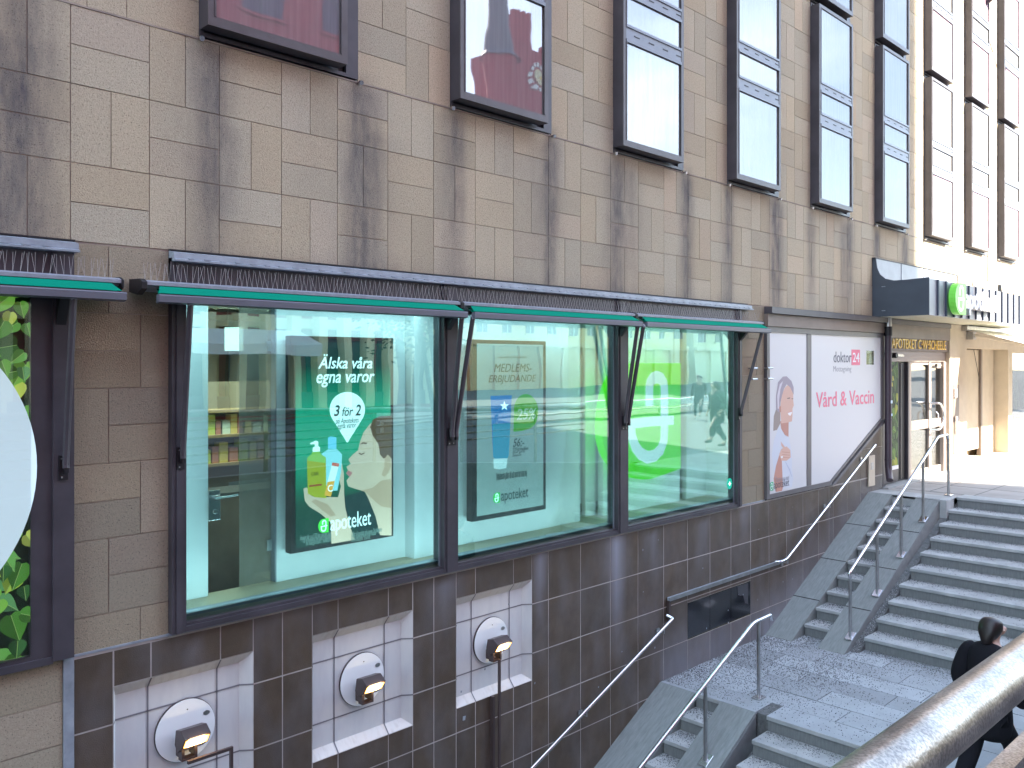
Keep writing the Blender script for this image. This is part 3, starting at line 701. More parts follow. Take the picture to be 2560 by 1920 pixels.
# neck, face in profile facing left, ear, hair, green-black top
lbp('picture', [(770, 1490), (690, 1488), (660, 1360), (610, 1235), (585, 1185), (520, 1168), (470, 1150), (458, 1110), (480, 1085), (456, 1060), (470, 1040), (458, 1015), (488, 995), (472, 965), (498, 935), (540, 900), (550, 850), (575, 780), (620, 720), (700, 670), (770, 668)], sk, .003)
lbp('picture', [(700, 1110), (640, 1160), (560, 1180), (590, 1190), (650, 1250), (700, 1290), (768, 1300), (768, 1100)], sk2, .0036)
lbp('picture', [(640, 690), (690, 664), (770, 662), (770, 960), (745, 940), (715, 960), (690, 930), (680, 860), (640, 800), (622, 740)], hair, .0042)
lbp('picture', [(742, 930), (762, 950), (768, 1010), (745, 1060), (720, 1085), (700, 1070), (720, 1020), (722, 960)], sk2, .0048)
lbp('picture', [(545, 915), (560, 925), (585, 915), (580, 925), (560, 934), (542, 926)], hair, .0048)
lbp('picture', [(548, 862), (570, 845), (600, 848), (598, 858), (572, 856)], hair, .0048)
lbp('picture', [(456, 1060), (470, 1040), (500, 1055), (480, 1085)], pm((.60, .20, .20), E1), .0048)
lbp('picture', [(575, 1183), (610, 1235), (660, 1360), (690, 1488), (560, 1500), (520, 1420), (440, 1330), (440, 1220)], pm((.003, .03, .03), .3), .0032)
# hand with products
lbp('picture', [(160, 1165), (185, 1158), (215, 1215), (240, 1225), (330, 1225), (400, 1225), (420, 1150), (395, 1060), (400, 1000), (425, 990), (440, 1060), (442, 1200), (450, 1300), (480, 1420), (512, 1510), (512, 1520), (355, 1548), (350, 1400), (280, 1340), (200, 1290), (170, 1250)], sk, .0040)
lbp('picture', [(240, 1240), (330, 1275), (385, 1350), (350, 1360), (270, 1300), (215, 1255)], sk2, .0046)
lbp('picture', [(285, 925), (330, 895), (395, 895), (428, 930), (420, 1050), (395, 1180), (320, 1180), (310, 960)], pm((.30, .62, .66), .3), .0046)
lbp('picture', [(330, 812), (350, 804), (388, 812), (388, 895), (330, 890)], pm((.16, .52, .68), .3), .0048)
lbp('picture', [(360, 985), (408, 992), (350, 1222), (305, 1212)], pm((.80, .80, .78), .3), .0054)
lbp('picture', [(360, 985), (408, 992), (403, 1015), (355, 1006)], pm((.65, .10, .06), .3), .0060)
lbp('picture', [(326, 1120), (376, 1112), (350, 1222), (305, 1212)], pm((.85, .36, .05), .3), .0060)
lbp('picture', [(185, 960), (215, 930), (225, 905), (272, 905), (280, 930), (315, 950), (318, 1232), (240, 1225), (190, 1200)], pm((.62, .55, .03), .15), .0054)
lbp('picture', [(188, 950), (215, 928), (225, 906), (272, 906), (282, 930), (313, 948), (313, 990), (188, 972)], pm((.25, .45, .08), .3), .0060)
lbp('picture', [(205, 852), (245, 834), (262, 840), (262, 872), (274, 880), (274, 908), (224, 912), (224, 884), (238, 874), (238, 858), (208, 860)], pm((.80, .84, .84), .35), .0062)
lbp('picture', [(200, 1142), (287, 1132), (287, 1144), (200, 1155)], pm((.35, .05, .02), .3), .0062)
W_ = pm((.85, .90, .88), .35); W2_ = pm((.28, .36, .32), .1)
for s_, bx in (('CARE', ((214, 1053), (266, 1073))),):
    text('lettering', s_, rect(Y1, *[c4(*p) for p in bx]), Y1 - .0066, pm((.25, .28, .05)), lb)
text('lettering', 'C', rect(Y1, c4(328, 1142), c4(362, 1185)), Y1 - .0066, W_, lb)
text('lettering', 'Älska våra', rect(Y1, c4(262, 236), c4(636, 335)), Y1 - .006, W_, lb, shear=.25, bold=.008)
text('lettering', 'egna varor', rect(Y1, c4(250, 375), c4(652, 458)), Y1 - .006, W_, lb, shear=.25, bold=.008)
# drop shaped badge
cx_, cz_, R1 = 463, 620, 122
pts = [(cx_ + R1*math.cos(a), cz_ - R1*math.sin(a)) for a in [R_(-35 + 250*k/24) for k in range(25)]] + [(463, 850)]
lbp('badge', pts, pm((.78, .88, .86), .35), .0066)
GT = pm((.02, .20, .16))
text('lettering', '3', rect(Y1, c4(370, 590), c4(410, 664)), Y1 - .0082, GT, lb, shear=.2, bold=.015); text('lettering', 'för', rect(Y1, c4(426, 600), c4(503, 662)), Y1 - .0082, GT, lb, shear=.25, bold=.008); text('lettering', '2', rect(Y1, c4(517, 585), c4(556, 660)), Y1 - .0082, GT, lb, shear=.2, bold=.015)
text('lettering', 'på Apotekets', rect(Y1, c4(380, 680), c4(541, 720)), Y1 - .0082, GT, lb, shear=.25); text('lettering', 'egna varor', rect(Y1, c4(395, 725), c4(525, 755)), Y1 - .0082, GT, lb, shear=.25)
q = rect(Y1, c4(262, 1380), c4(333, 1466)); logo(*q, Y1 - .008, pm((.06, .62, .05), .4), W_, lb, .001)
text('lettering', 'apoteket', rect(Y1, c4(346, 1350), c4(626, 1448)), Y1 - .0082, W_, lb)
for k in range(3): text('lettering', ['Erbjudandet gäller t o m 1/5 2022 eller så långt lagret räcker', 'Kan ej kombineras med andra erbjudanden', 'en mängdrabatt i månaden'][k], rect(Y1, c4(135 + 20*k, 1490 + 20*k), c4(350, 1499 + 20*k)), Y1 - .0086, W2_, lb)
for k in range(3): text('lettering', ['Gäller på apoteket och i appen. Det billigaste', 'priset på varorna vid köp i kassan', 'medlem livet'][k], rect(Y1, c4(490, 1464 + 20*k), c4(700 - 40*k, 1473 + 20*k)), Y1 - .0086, W2_, lb)
# ---------------------------------------------------------------- second light box: grey offer
Y2 = .32
c6 = lambda x, y: (1180 + x/3.608, 860 + y/3.608)
l2 = thing('advertising_light_box', 'grey light box reading MEDLEMS-ERBJUDANDE with a blue tube and the price 56:-', 'light box', (6.3, .4, .6))
b = MB(); b.box(5.775, 6.86, Y2, Y2 + .09, .60, 2.44, M['black']); b.build('frame', l2, bevel=.004)
b = MB(); b.box(5.835, 6.815, Y2 - .002, Y2, .65, 2.40, mat('print_grey', (.26, .31, .30), .5, emit=(.34, .40, .38), es=.15)); b.build('printed_sheet', l2)
def l2p(name, pts, mt, off): return lbp(name, pts, mt, off, Y2, l2, c6)
l2p('picture', [(165, 468), (358, 462), (330, 1000), (320, 1030), (205, 1034), (190, 1020)], pm((.0, .20, .52), .15), .003)
l2p('picture', [(186, 720), (345, 712), (330, 1000), (320, 1030), (205, 1034), (190, 1020)], pm((.0, .34, .52), .12), .0036)
l2p('picture', [(192, 1036), (318, 1030), (308, 1118), (250, 1130), (196, 1124)], pm((.48, .56, .56), .3), .003)
st = [(270 + 42*math.cos(R_(90 + 36*k))*(1 if k % 2 == 0 else .36) + 20, 560 - 46*math.sin(R_(90 + 36*k))*(1 if k % 2 == 0 else .36)) for k in range(10)]
l2p('picture', st, pm((.75, .85, .85), .4), .0045)
pts = [(372, 792), (378, 600)] + [(485 + 112*math.cos(a), 610 - 160*math.sin(a)) for a in [R_(165 - 245*k/20) for k in range(21)]] + [(450, 785)]
l2p('badge', pts, pm((.06, .42, .03), .12), .003)
text('lettering', '25%', rect(Y2, c6(400, 585), c6(578, 675)), Y2 - .0045, pm((.60, .75, .58), .1), l2, shear=.2, bold=.008)
DT = pm((.02, .09, .09))
text('lettering', 'Apotekets kundklubb', rect(Y2, c6(235, 108), c6(490, 132)), Y2 - .004, pm((.14, .20, .19)), l2, shear=.2)
text('lettering', 'MEDLEMS-', rect(Y2, c6(197, 176), c6(535, 250)), Y2 - .004, DT, l2, shear=.25); text('lettering', 'ERBJUDANDE', rect(Y2, c6(148, 282), c6(577, 358)), Y2 - .004, DT, l2, shear=.25)
text('lettering', '56:-', rect(Y2, c6(368, 853), c6(470, 920)), Y2 - .004, DT, l2, shear=.25, bold=.01)
for k, s_ in enumerate(('229 kr/medlem', 'ord pris', 'Ord pris 75:-')): text('lettering', s_, rect(Y2, c6(365, 935 + 30*k), c6(505 - 30*k, 955 + 30*k)), Y2 - .004, DT, l2, shear=.2)
for k in range(2): text('lettering', 'Erbjudandet gäller till och med den sista maj', rect(Y2, c6(218, 1165 + 25*k), c6(492, 1178 + 25*k)), Y2 - .004, DT, l2)
logo(*rect(Y2, c6(188, 1345), c6(249, 1430)), Y2 - .004, pm((.02, .42, .06), .3), pm((.75, .9, .8), .4), l2, .001)
text('lettering', 'apoteket', rect(Y2, c6(260, 1320), c6(505, 1408)), Y2 - .004, DT, l2)
# ---------------------------------------------------------------- big green emblem in the third window
Y3 = .20
cc = lambda x, y: (1380 + x/3.073, 760 + y/3.073)
em = thing('green_emblem', 'large bright green emblem with white hooked glyph hanging in the third shop window', 'emblem', (8.7, .3, .8))
GM = mat('emblem_green', (.12, .72, .01), .35, emit=(.12, .80, .01), es=.22)  # self-glow added to keep the emblem bright behind the reflecting glass
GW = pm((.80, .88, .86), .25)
ex0, ex1, ez0, ez1 = P(*cc(360, 800), Y3)[0] + .07, P(*cc(993, 800), Y3)[0], .79, 2.20
pts = [(ex1, ez0 + .05), (ex1, ez1), (ex0 + .55, ez1)]
for k in range(1, 9): a = math.pi/2 + math.pi/2*k/8; pts.append((ex0 + .55 + .55*math.cos(a), ez1 - .75 + .75*math.sin(a)))
for k in range(1, 10): a = math.pi + math.pi/2*k/9; pts.append((ex0 + .95 + .95*math.cos(a), ez0 + .62 + .64*math.sin(a)))
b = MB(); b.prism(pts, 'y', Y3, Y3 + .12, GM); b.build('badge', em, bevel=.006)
def ep(px, py): return P(*cc(px, py), Y3)
gl_ = MB()
arch = [ep(748, 785), ep(748, 640), ep(755, 600), ep(775, 572), ep(806, 560), ep(838, 572), ep(858, 605), ep(864, 650), ep(864, 980)]
ww = .155
ribbon(gl_, arch, ww, Y3 - .004, GW, .003)
bowl = [ep(864, 960), ep(860, 1050), ep(835, 1120), ep(790, 1165), ep(735, 1178), ep(680, 1150), ep(640, 1095), ep(615, 1020), ep(608, 950)]
ribbon(gl_, bowl, ww, Y3 - .0045, GW, .003)
ribbon(gl_, [ep(575, 925), ep(740, 905), ep(935, 892)], .12, Y3 - .005, GW, .003)
gl_.build('glyph', em)
hk = MB()
for x in (8.6, 9.2): hk.box(x - .003, x + .003, Y3 + .05, Y3 + .056, ez1, 2.72, M['steel_d'])
hk.build('hanging_wire', em)
# small round teal sticker on the glass
st_ = MB(); cx2, cz2 = P(*cc(1365, 1380), .01); n = 20
st_.prism([(cx2 + .065*math.cos(2*math.pi*k/n), cz2 + .075*math.sin(2*math.pi*k/n)) for k in range(n)], 'y', .010, .012, pm((.0, .42, .28), .1))
so_ = st_.build('sticker'); tag(so_, 'small round teal sticker with a plus sign low on the third shop window', 'sticker')
b = MB(); b.box(cx2 - .03, cx2 + .03, .008, .0095, cz2 - .006, cz2 + .006, W_); b.box(cx2 - .006, cx2 + .006, .0075, .009, cz2 - .03, cz2 + .03, W_); b.build('plus_sign', so_)
# ---------------------------------------------------------------- printed foliage posters
def leaf_pts(cx, cz, L_, wd, ang):
    prof = [(0, 0), (.02, .34), (.16, .50), (.32, .51), (.50, .42), (.68, .27), (.84, .10), (1.0, 0)]
    prof = [(-.04, .16)] + prof[1:]
    o = [(u, v) for u, v in prof] + [(u, -v) for u, v in prof[-2::-1]] + [(.03, 0)]
    ca, sa = math.cos(ang), math.sin(ang)
    return [(cx + (u*ca*L_ - v*sa*wd), cz + (u*sa*L_ + v*ca*wd)) for u, v in o], [(cx + u*ca*L_, cz + u*sa*L_) for u in (.02, .5, .95)]
LG = [pm(c, .12) for c in ((.06, .22, .03), (.10, .32, .04), (.16, .42, .06), (.05, .16, .03), (.30, .50, .06), (.12, .36, .08), (.03, .12, .03), (.42, .55, .10), (.09, .28, .10))]
LGd = [pm(tuple(v*.62 for v in c), .08) for c in ((.06, .22, .03), (.10, .32, .04), (.16, .42, .06), (.05, .16, .03), (.30, .50, .06), (.12, .36, .08), (.03, .12, .03), (.42, .55, .10), (.09, .28, .10))]
VE = pm((.26, .46, .14), .08)
def foliage(x0, x1, z0, z1, Y, n, parent, seed, smin=.12, smax=.24, pal=None):
    LG_, LGd_ = pal or (LG, LGd)
    rr = random.Random(seed); mb = MB(); mb.box(x0, x1, Y, Y + .004, z0, z1, pm((.012, .04, .014)))
    for k in range(n):
        L_ = rr.uniform(smin, smax)*(1.15 - .3*k/n); a = rr.gauss(-math.pi/2, .75); cx = rr.uniform(x0, x1); cz = rr.uniform(z0, z1 + .1)
        pts, vein = leaf_pts(cx, cz, L_, L_*rr.uniform(.62, .95), a)
        cl = lambda p: (min(max(p[0], x0), x1), min(max(p[1], z0), z1))
        pts = [cl(p) for p in pts]; vein = [cl(p) for p in vein]; yy = Y - .0002 - .00004*k; i = rr.choice([0, 1, 2, 3, 5, 5, 6, 8, 8, 1, 0, 4, 7, 2])
        for side in (0, 1):
            half = pts[:8] + vein[::-1] if side == 0 else pts[7:] + vein
            mb.quad([(p[0], yy - .00002*side, p[1]) for p in half], (LG_ if side == 0 else LGd_)[i])
        if vein[0] != vein[2]: ribbon(mb, vein, .0035, yy - .00006, VE, .00003)
    return mb
p0 = thing('foliage_poster', 'window film printed with green heart shaped leaves around a pale disc, at the left edge', 'poster', (.6, .02, .33))
mb = foliage(-1.6, 1.66, .33, 2.62, .012, 900, p0, 4, .10, .20); mb.build('printed_film', p0, recalc=False)
n = 96; b = MB(); b.prism([(.635 + 1.06*math.cos(2*math.pi*k/n), 1.54 + 1.06*math.sin(2*math.pi*k/n)) for k in range(n)], 'y', -.036, -.034, pm((.56, .74, .82), .12)); b.build('disc', p0)
b = MB(); b.box(-1.6, 1.66, -.040, -.0395, .33, 2.62, glass_mat('clear_glass', (.97, .98, .98), .03)); b.build('pane', lw)
# ---------------------------------------------------------------- white window signs right of the pier
fr = MB(); FRx = mat('grey_frame', (.13, .125, .13), .4, noise=.2, nscale=5)
fr.box(11.05, 11.125, -.045, .05, .272, 2.72, FRx); fr.box(12.295, 12.43, -.03, .05, .34, 2.64, FRx); fr.box(15.06, 15.20, -.035, .05, 1.24, 2.72, FRx)
fr.box(11.125, 13.12, -.04, .05, .272, .338, FRx); fr.box(11.125, 15.06, -.035, .05, 2.645, 2.72, FRx)
fr.prism([(13.105, .30), (15.06, 1.20), (15.06, 1.245), (13.08, .338), (13.105, .338)], 'y', -.032, .04, FRx)
fr.prism([(13.12, .272), (15.2, 1.215), (15.2, 1.165), (13.22, .262)], 'y', -.045, .02, FRx)
fo = fr.build('side_window', bld)
b = MB(); b.box(11.05, 15.30, -.06, .02, 2.725, 2.90, M['bronze']); b.box(11.05, 15.30, -.12, .02, 2.905, 2.995, M['frame']); b.build('blind_box', bld)
WS = mat('white_film', (.62, .63, .64), .35, spec=.5)
s1 = thing('window_sign', 'narrow white window film printed with a smiling grey haired woman', 'window sign', (11.7, -.01, .34))
b = MB(); b.box(11.125, 12.295, -.02, -.012, .338, 2.645, WS); b.build('film', s1)
cw = lambda x, y: (1900 + x/3.77, 820 + y/3.77)
def s1p(pts, mt, off): return poly3('picture', [P(*cw(x, y), -.02) for x, y in pts], -.02 - off, mt, s1, .0006)
HG, HD, S1, S2, TE = pm((.36, .32, .36)), pm((.16, .13, .13)), pm((.66, .43, .34)), pm((.52, .27, .21)), pm((.60, .64, .70))
s1p([(130, 830), (150, 770), (190, 770), (190, 900), (160, 960), (125, 970)], pm((.33, .28, .25)), .001)
s1p([(190, 880), (270, 860), (268, 1025), (235, 1010), (200, 950)], S2, .001)
s1p([(190, 760), (200, 640), (235, 560), (270, 530), (312, 600), (312, 680), (318, 730), (305, 760), (306, 820), (300, 880), (262, 890), (200, 900)], S1, .0016)
s1p([(150, 770), (150, 640), (170, 510), (215, 458), (250, 455), (295, 500), (316, 560), (316, 628), (285, 560), (250, 530), (225, 570), (205, 640), (192, 700), (188, 760), (200, 790), (170, 790)], HG, .0022)
s1p([(165, 760), (160, 640), (185, 530), (215, 500), (190, 580), (178, 680), (180, 760)], pm((.62, .58, .62)), .0028)
s1p([(255, 660), (282, 655), (282, 664), (256, 668)], HD, .0028); s1p([(296, 664), (312, 664), (312, 670), (296, 670)], HD, .0028)
s1p([(258, 795), (298, 785), (300, 800), (285, 828), (268, 820)], pm((.88, .86, .84)), .0028); s1p([(258, 795), (298, 785), (298, 789), (260, 800)], pm((.55, .2, .2)), .0032)
s1p([(178, 742), (196, 735), (196, 790), (184, 795)], S2, .0030)
s1p([(180, 925), (235, 1010), (270, 1028), (300, 1180), (300, 1330), (312, 1420), (300, 1500), (150, 1530), (130, 1330), (110, 1200), (130, 1060)], TE, .0012)
s1p([(150, 1300), (180, 1200), (210, 1140), (205, 1260), (215, 1500), (205, 1535), (148, 1545), (128, 1420)], S2, .0018)
s1p([(180, 1190), (200, 1140), (250, 1115), (285, 1150), (288, 1220), (250, 1250), (200, 1250)], S1, .0024)
s1p([(195, 1070), (240, 1130), (225, 1140), (200, 1110)], S1, .0026)
for k in range(3): s1p([(205 + 3*k, 1165 + 25*k), (280, 1172 + 25*k), (280, 1176 + 25*k), (206 + 3*k, 1170 + 25*k)], S2, .003)
s1p([(195, 1210), (212, 1205), (214, 1222), (197, 1228)], pm((.8, .8, .8)), .0034)
s1p([(240, 1260), (280, 1330), (300, 1400), (296, 1402), (270, 1330), (236, 1262)], pm((.45, .50, .62)), .0028)
DK = pm((.08, .09, .12))
text('lettering', 'Tillsammans med', rect(-.02, cw(135, 1405), cw(272, 1430)), -.0242, pm((.35, .34, .36)), s1, ext=.0004, bold=-.015)
text('lettering', 'apoteket', rect(-.02, cw(128, 1443), cw(273, 1508)), -.0242, DK, s1, ext=.0004, bold=-.006); logo(*rect(-.02, cw(86, 1457), cw(123, 1530)), -.0235, pm((.03, .45, .20)), pm((.8, .9, .85)), s1, .001)
s2 = thing('window_sign', 'wide white window film reading doktor24 Mottagning and Vård & Vaccin', 'window sign', (13.5, -.01, .34))
b = MB(); hx0, hx1, hz0, hz1 = rect(-.02, cw(1003, 213), cw(1075, 345))
for pts in ([(12.43, .338), (13.10, .338), (15.06, 1.238), (15.06, hz0), (12.43, hz0)], [(12.43, hz0), (hx0, hz0), (hx0, hz1), (12.43, hz1)], [(hx1, hz0), (15.06, hz0), (15.06, hz1), (hx1, hz1)], [(12.43, hz1), (15.06, hz1), (15.06, 2.645), (12.43, 2.645)]):
    b.prism(pts, 'y', -.02, -.012, WS)
b.build('film', s2)
b = MB(); b.box(hx0 - .02, hx1 + .02, .0, .01, hz0 - .02, hz1 + .02, M['doorglass']); b.build('peephole_pane', s2); b = MB(); b.box(hx0 - .3, hx1 + .3, .3, .31, hz0 - .4, hz1 + .3, M['cream']); b.build('inner_board', s2)
GR, PK = pm((.16, .17, .20)), pm((.80, .22, .30))
text('lettering', 'doktor', rect(-.02, cw(693, 222), cw(860, 325)), -.022, GR, s2); text('lettering', 'Mottagning', rect(-.02, cw(690, 358), cw(860, 425)), -.0212, pm((.30, .31, .34)), s2, ext=.0004, bold=-.012)
bx = rect(-.02, cw(862, 203), cw(941, 350)); b = MB(); b.box(bx[0], bx[1], -.0225, -.0202, bx[2], bx[3], PK); b.build('badge', s2)
text('lettering', '24', rect(-.02, cw(872, 232), cw(934, 322)), -.0245, pm((.85, .85, .86)), s2, bold=.01)
text('lettering', 'Vård & Vaccin', (P(*cw(527, 700), -.02)[0], P(*cw(1073, 650), -.02)[0], P(*cw(540, 752), -.02)[1], P(*cw(1050, 578), -.02)[1]), -.022, PK, s2, bold=.008)
# ---------------------------------------------------------------- awnings
def awning(x0, x1, arms, label, cap_left=False):
    t = thing('awning', label, 'awning', ((x0 + x1)/2, 0, 2.7), 'green awnings folded above the shop windows')
    c = MB()
    c.prism([(0, 2.775), (-.20, 2.765), (-.235, 2.752), (-.235, 2.730), (-.20, 2.728), (-.19, 2.715), (-.06, 2.70), (0, 2.70)], 'x', x0, x1, M['awnl'])
    c.build('cassette', t)
    f = MB(); f.quad([(x0 + .09, -.228, 2.728), (x1 - .07, -.228, 2.728), (x1 - .03, -.318, 2.672), (x0 + .05, -.318, 2.672)], M['green'])
    f.quad([(x0 + .09, -.18, 2.712), (x1 - .07, -.18, 2.712), (x1 - .03, -.316, 2.652), (x0 + .05, -.316, 2.652)], M['green']); f.build('fabric', t)
    b = MB(); b.prism([(-.30, 2.662), (-.34, 2.662), (-.345, 2.655), (-.345, 2.612), (-.30, 2.602)], 'x', x0 + .04, x1 - .01, M['awn']); b.box(x0 + .05, x1 - .02, -.335, -.318, 2.662, 2.667, M['black'])
    b.build('front_bar', t)
    e = MB(); e.prism([(-.02, 2.69), (-.02, 2.78), (-.20, 2.772), (-.245, 2.75), (-.24, 2.70), (-.16, 2.665)], 'x', x0 - .035, x0 + .004, M['black']); e.build('end_cap', t, bevel=.004); e = MB(); e.prism([(-.02, 2.69), (-.02, 2.78), (-.20, 2.772), (-.245, 2.75), (-.24, 2.70), (-.16, 2.665)], 'x', x1 - .004, x1 + .012, M['black']); e.build('end_cap', t, bevel=.004)
    for xt, xb in arms:
        a = MB(); a.tube([(xt, -.30, 2.62), (xt + (xb - xt)*.5, -.19, 2.08), (xb, -.09, 1.56), (xb, -.095, 1.52)], .022, M['frame'], 8); a.tube([(xt, -.29, 2.63), (xt, -.315, 2.60)], .02, M['awnl'], 8)
        a.build('arm', t, smooth=True)
        k = MB(); k.box(xb - .035, xb + .02, -.07, -.056, 1.44, 1.60, M['black']); k.box(xb - .012, xb + .012, -.11, -.07, 1.49, 1.55, M['black'])
        for dz in (.02, .14): k.tube([(xb - .02, -.069, 1.44 + dz), (xb - .02, -.078, 1.44 + dz)], .007, M['steel'], 6)
        k.build('arm_bracket', t)
    sp = MB(); r = random.Random(int(x0*10) + 30); x = x0 + .03
    while x < x1:
        z0 = 2.768; lean = r.uniform(-.02, .02); dy = r.choice((-.05, -.02, .03))
        sp.box(x - .0012, x + .0012, -.130, -.1276, z0, z0 + .004, M['wire'])
        for dy, dx in ((-.045, lean), (.03, lean + r.uniform(-.01, .01))):
            p0_, p1_ = Vector((x, -.13, z0)), Vector((x + dx, -.13 + dy, z0 + .125))
            sp.tube([p0_, p1_], .0011, M['wire'], 3, cap=False)
        x += .042
    sp.build('bird_spikes', t)
    return t
awning(2.31, 5.13, [(2.585, 2.625), (5.085, 5.15)], 'longest green awning, above the green light box, with a black end cap')
awning(5.165, 7.74, [(5.22, 5.20), (7.69, 7.74)], 'green awning above the grey offer light box, between two others')
awning(7.775, 10.62, [(7.80, 7.80), (10.44, 10.27)], 'green awning above the big green emblem, ending at the stone pier')
awning(-1.9, 2.15, [(1.83, 1.85), (-1.5, -1.5)], 'green awning above the foliage poster, cut off by the left edge')
for x in (2.86,): pass
br_ = MB()
for x in (5.11, 7.67, 10.28): br_.prism([(-.06, 2.66), (-.2, 2.66), (-.06, 2.5)], 'x', x, x + .05, M['black'])
br_.prism([(-.06, 2.66), (-.17, 2.66), (-.06, 2.45)], 'x', 1.80, 1.86, M['black'])
br_.build('awning_console', bld)
# pipes clips beside the side window
cl = MB()
for z in (2.13, 1.98):
    cl.tube([(10.55, -.02, z), (10.86, -.02, z)], .0001, M['steel_d'], 4)
    for x in (10.62, 11.05): cl.tube([(x, 0, z), (x, -.06, z), (x + .12, -.06, z)], .013, M['steel_d'], 6)
cl.build('flag_holder', bld)
# ---------------------------------------------------------------- wall lamps with round reflector plates
def wall_lamp(cx, cz, label, pipe):
    t = thing('wall_lamp', label, 'wall lamp', (cx, .1, cz), 'lit floodlights in the white niches')
    R0 = .222; yb = .10
    b = MB()
    s = [(cx + .240*math.cos(a), cz + .240*math.sin(a)) for a in [math.pi/2 + 2*math.pi*k/6 for k in range(6)]]
    b.prism(s, 'y', .080, .092, M['steel_d'])
    n = 48; b.prism([(cx + (R0 + .004)*math.cos(2*math.pi*k/n), cz + (R0 + .004)*math.sin(2*math.pi*k/n)) for k in range(n)], 'y', .05, .079, M['lamp_b']); b.build('backing_plate', t)
    b = MB(); b.prism([(cx + R0*math.cos(2*math.pi*k/n), cz + R0*math.sin(2*math.pi*k/n)) for k in range(n)], 'y', .042, .049, M['mirror'])
    r = b.build('reflector', t)
    b = MB()
    b.prism([(cx + .155 + .026*math.cos(a), cz + .085 + .018*math.sin(a)) for a in [2*math.pi*k/12 for k in range(12)]], 'y', .039, .042, M['steel_d']); b.build('nameplate', r); b = MB(); b.prism([(cx + .01 + .005*math.cos(a), cz + .15 + .005*math.sin(a)) for a in [2*math.pi*k/6 for k in range(6)]], 'y', .039, .042, M['black']); b.build('screw', r)
    ax, az, ay = cx - .095, cz + .06, -.08; x1 = cx + .10
    def yz(dy, dz): return (ay + dy, az + dz)
    h = MB(); h.prism([yz(0, 0), yz(-.072, -.045), yz(-.018, -.125), yz(.054, -.175), yz(.10, -.13), yz(.08, -.02)], 'x', ax, x1, M['lamp_b']); h.build('housing', t, bevel=.004)
    # lens in the slanted front
    a0, a1 = Vector((0, *yz(-.068, -.052))), Vector((0, *yz(-.022, -.120))); nrm = Vector((0, -(a1.z - a0.z), (a1.y - a0.y))).normalized()
    if nrm.y > 0: nrm = -nrm
    def q4(u0, u1, v0, v1, off, mt, mb_):
        P4 = []
        for u, v in ((u0, v0), (u1, v0), (u1, v1), (u0, v1)):
            p = a0.lerp(a1, v) + nrm*off; p.x = ax + (x1 - ax)*u; P4.append(tuple(p))
        mb_.quad(P4, mt)
    l = MB(); q4(.06, .94, .05, .97, .0025, M['lamp_lit'], l); q4(.22, .80, .2, .85, .004, M['lamp_hot'], l); l.build('lens', t)
    k = MB(); k.box(cx - .075, cx - .055, -.06, .042, cz - .16, cz - .075, M['lamp_b']); k.box(cx + .02, cx + .04, -.06, .042, cz - .16, cz - .075, M['lamp_b']); k.box(cx - .075, cx + .04, -.06, .0, cz - .175, cz - .16, M['lamp_b']); k.build('bracket', t)
    la = bpy.data.lights.new('lamp_bulb', 'AREA'); la.size = .12; la.energy = .3; la.color = (1, .75, .42); lo = bpy.data.objects.new('lamp_bulb', la); sc.collection.objects.link(lo)
    p = a0.lerp(a1, .5) + nrm*.012; lo.location = (cx, p.y, p.z); lo.rotation_euler = nrm.to_track_quat('Z', 'Y').to_euler(); par(lo, t)
    if pipe:
        pp = MB(); w_ = .011
        if pipe == 'arm':
            pp.box(cx - .07, 2.975, -.152, -.13, cz - .165, cz - .143, M['lamp_b']); pp.box(2.953, 2.975, -.152, -.13, -4.0, cz - .165, M['lamp_b'])
        else:
            pp.box(cx - .03, cx - .008, -.10, -.078, -4.0, cz - .15, M['lamp_b']); pp.box(cx - .06, cx - .03, -.04, .0, -4, NZ0 - .0, M['lamp_b'])
        pp.build('conduit', t)
    return t
wall_lamp(2.705, -.480, 'lit bronze floodlight on the lowest, leftmost round plate with a pipe to the right', 'arm')
wall_lamp(4.255, -.512, 'lit bronze floodlight on the round plate in the middle white niche, without a pipe', None)
wall_lamp(5.775, -.525, 'lit bronze floodlight in the far white niche with a pipe running straight down', 'down')
# ---------------------------------------------------------------- canopy
cn = MB()
side = [(0, 2.995), (-.93, 2.995), (-.93, 3.62), (-.6, 3.60), (-.36, 3.60), (-.22, 3.64), (-.13, 3.72), (-.08, 3.84), (-.06, 4.005), (0, 4.005)]
cn.prism(side, 'x', 14.76, 14.775, M['canopy_s'])
cn.box(14.775, 21.78, -.925, -.90, 2.995, 3.60, M['canopy_f']); cn.box(14.775, 21.78, -.90, -.004, 2.998, 3.03, M['soffit']); cn.box(14.775, 21.78, -.90, -.05, 3.50, 3.52, M['canopy_f'])
cn.box(14.775, 18.86, -.05, -.004, 3.5, 4.0, M['canopy_f']); cn.prism(side, 'x', 21.78, 21.79, M['canopy_s'])
ca = cn.build('canopy', bld)
sm = MB()
k = 0
x = 15.12
while x < 21.7: sm = MB(); sm.box(x, x + .035, -.955, -.926, 3.0, 3.60, M['seam']); sm.build('seam', ca); x += .39
sm = MB()
for x in (15.9, 17.0, 18.1): sm.box(x, x + .01, -.056, -.05, 3.5, 4.0, M['seam'])
sm.build('joint', ca); sm = MB(); sm.box(18.85, 18.88, -.06, .0, 3.5, 4.003, M['black']); sm.box(14.74, 18.88, -.06, 0, 4.003, 4.015, M['black'])
sm.build('edge_trim', ca); sm = MB()
for x, z in ((14.75, 3.50), (14.75, 3.09)): sm.box(x, x + .01, -.22, -.16, z, z + .012, M['alu'])
sm.build('brackets', ca)
sg = thing('shop_sign', 'white raised letters apoteket with a green badge on the canopy over the door', 'shop sign', (17, -1, 3.3))
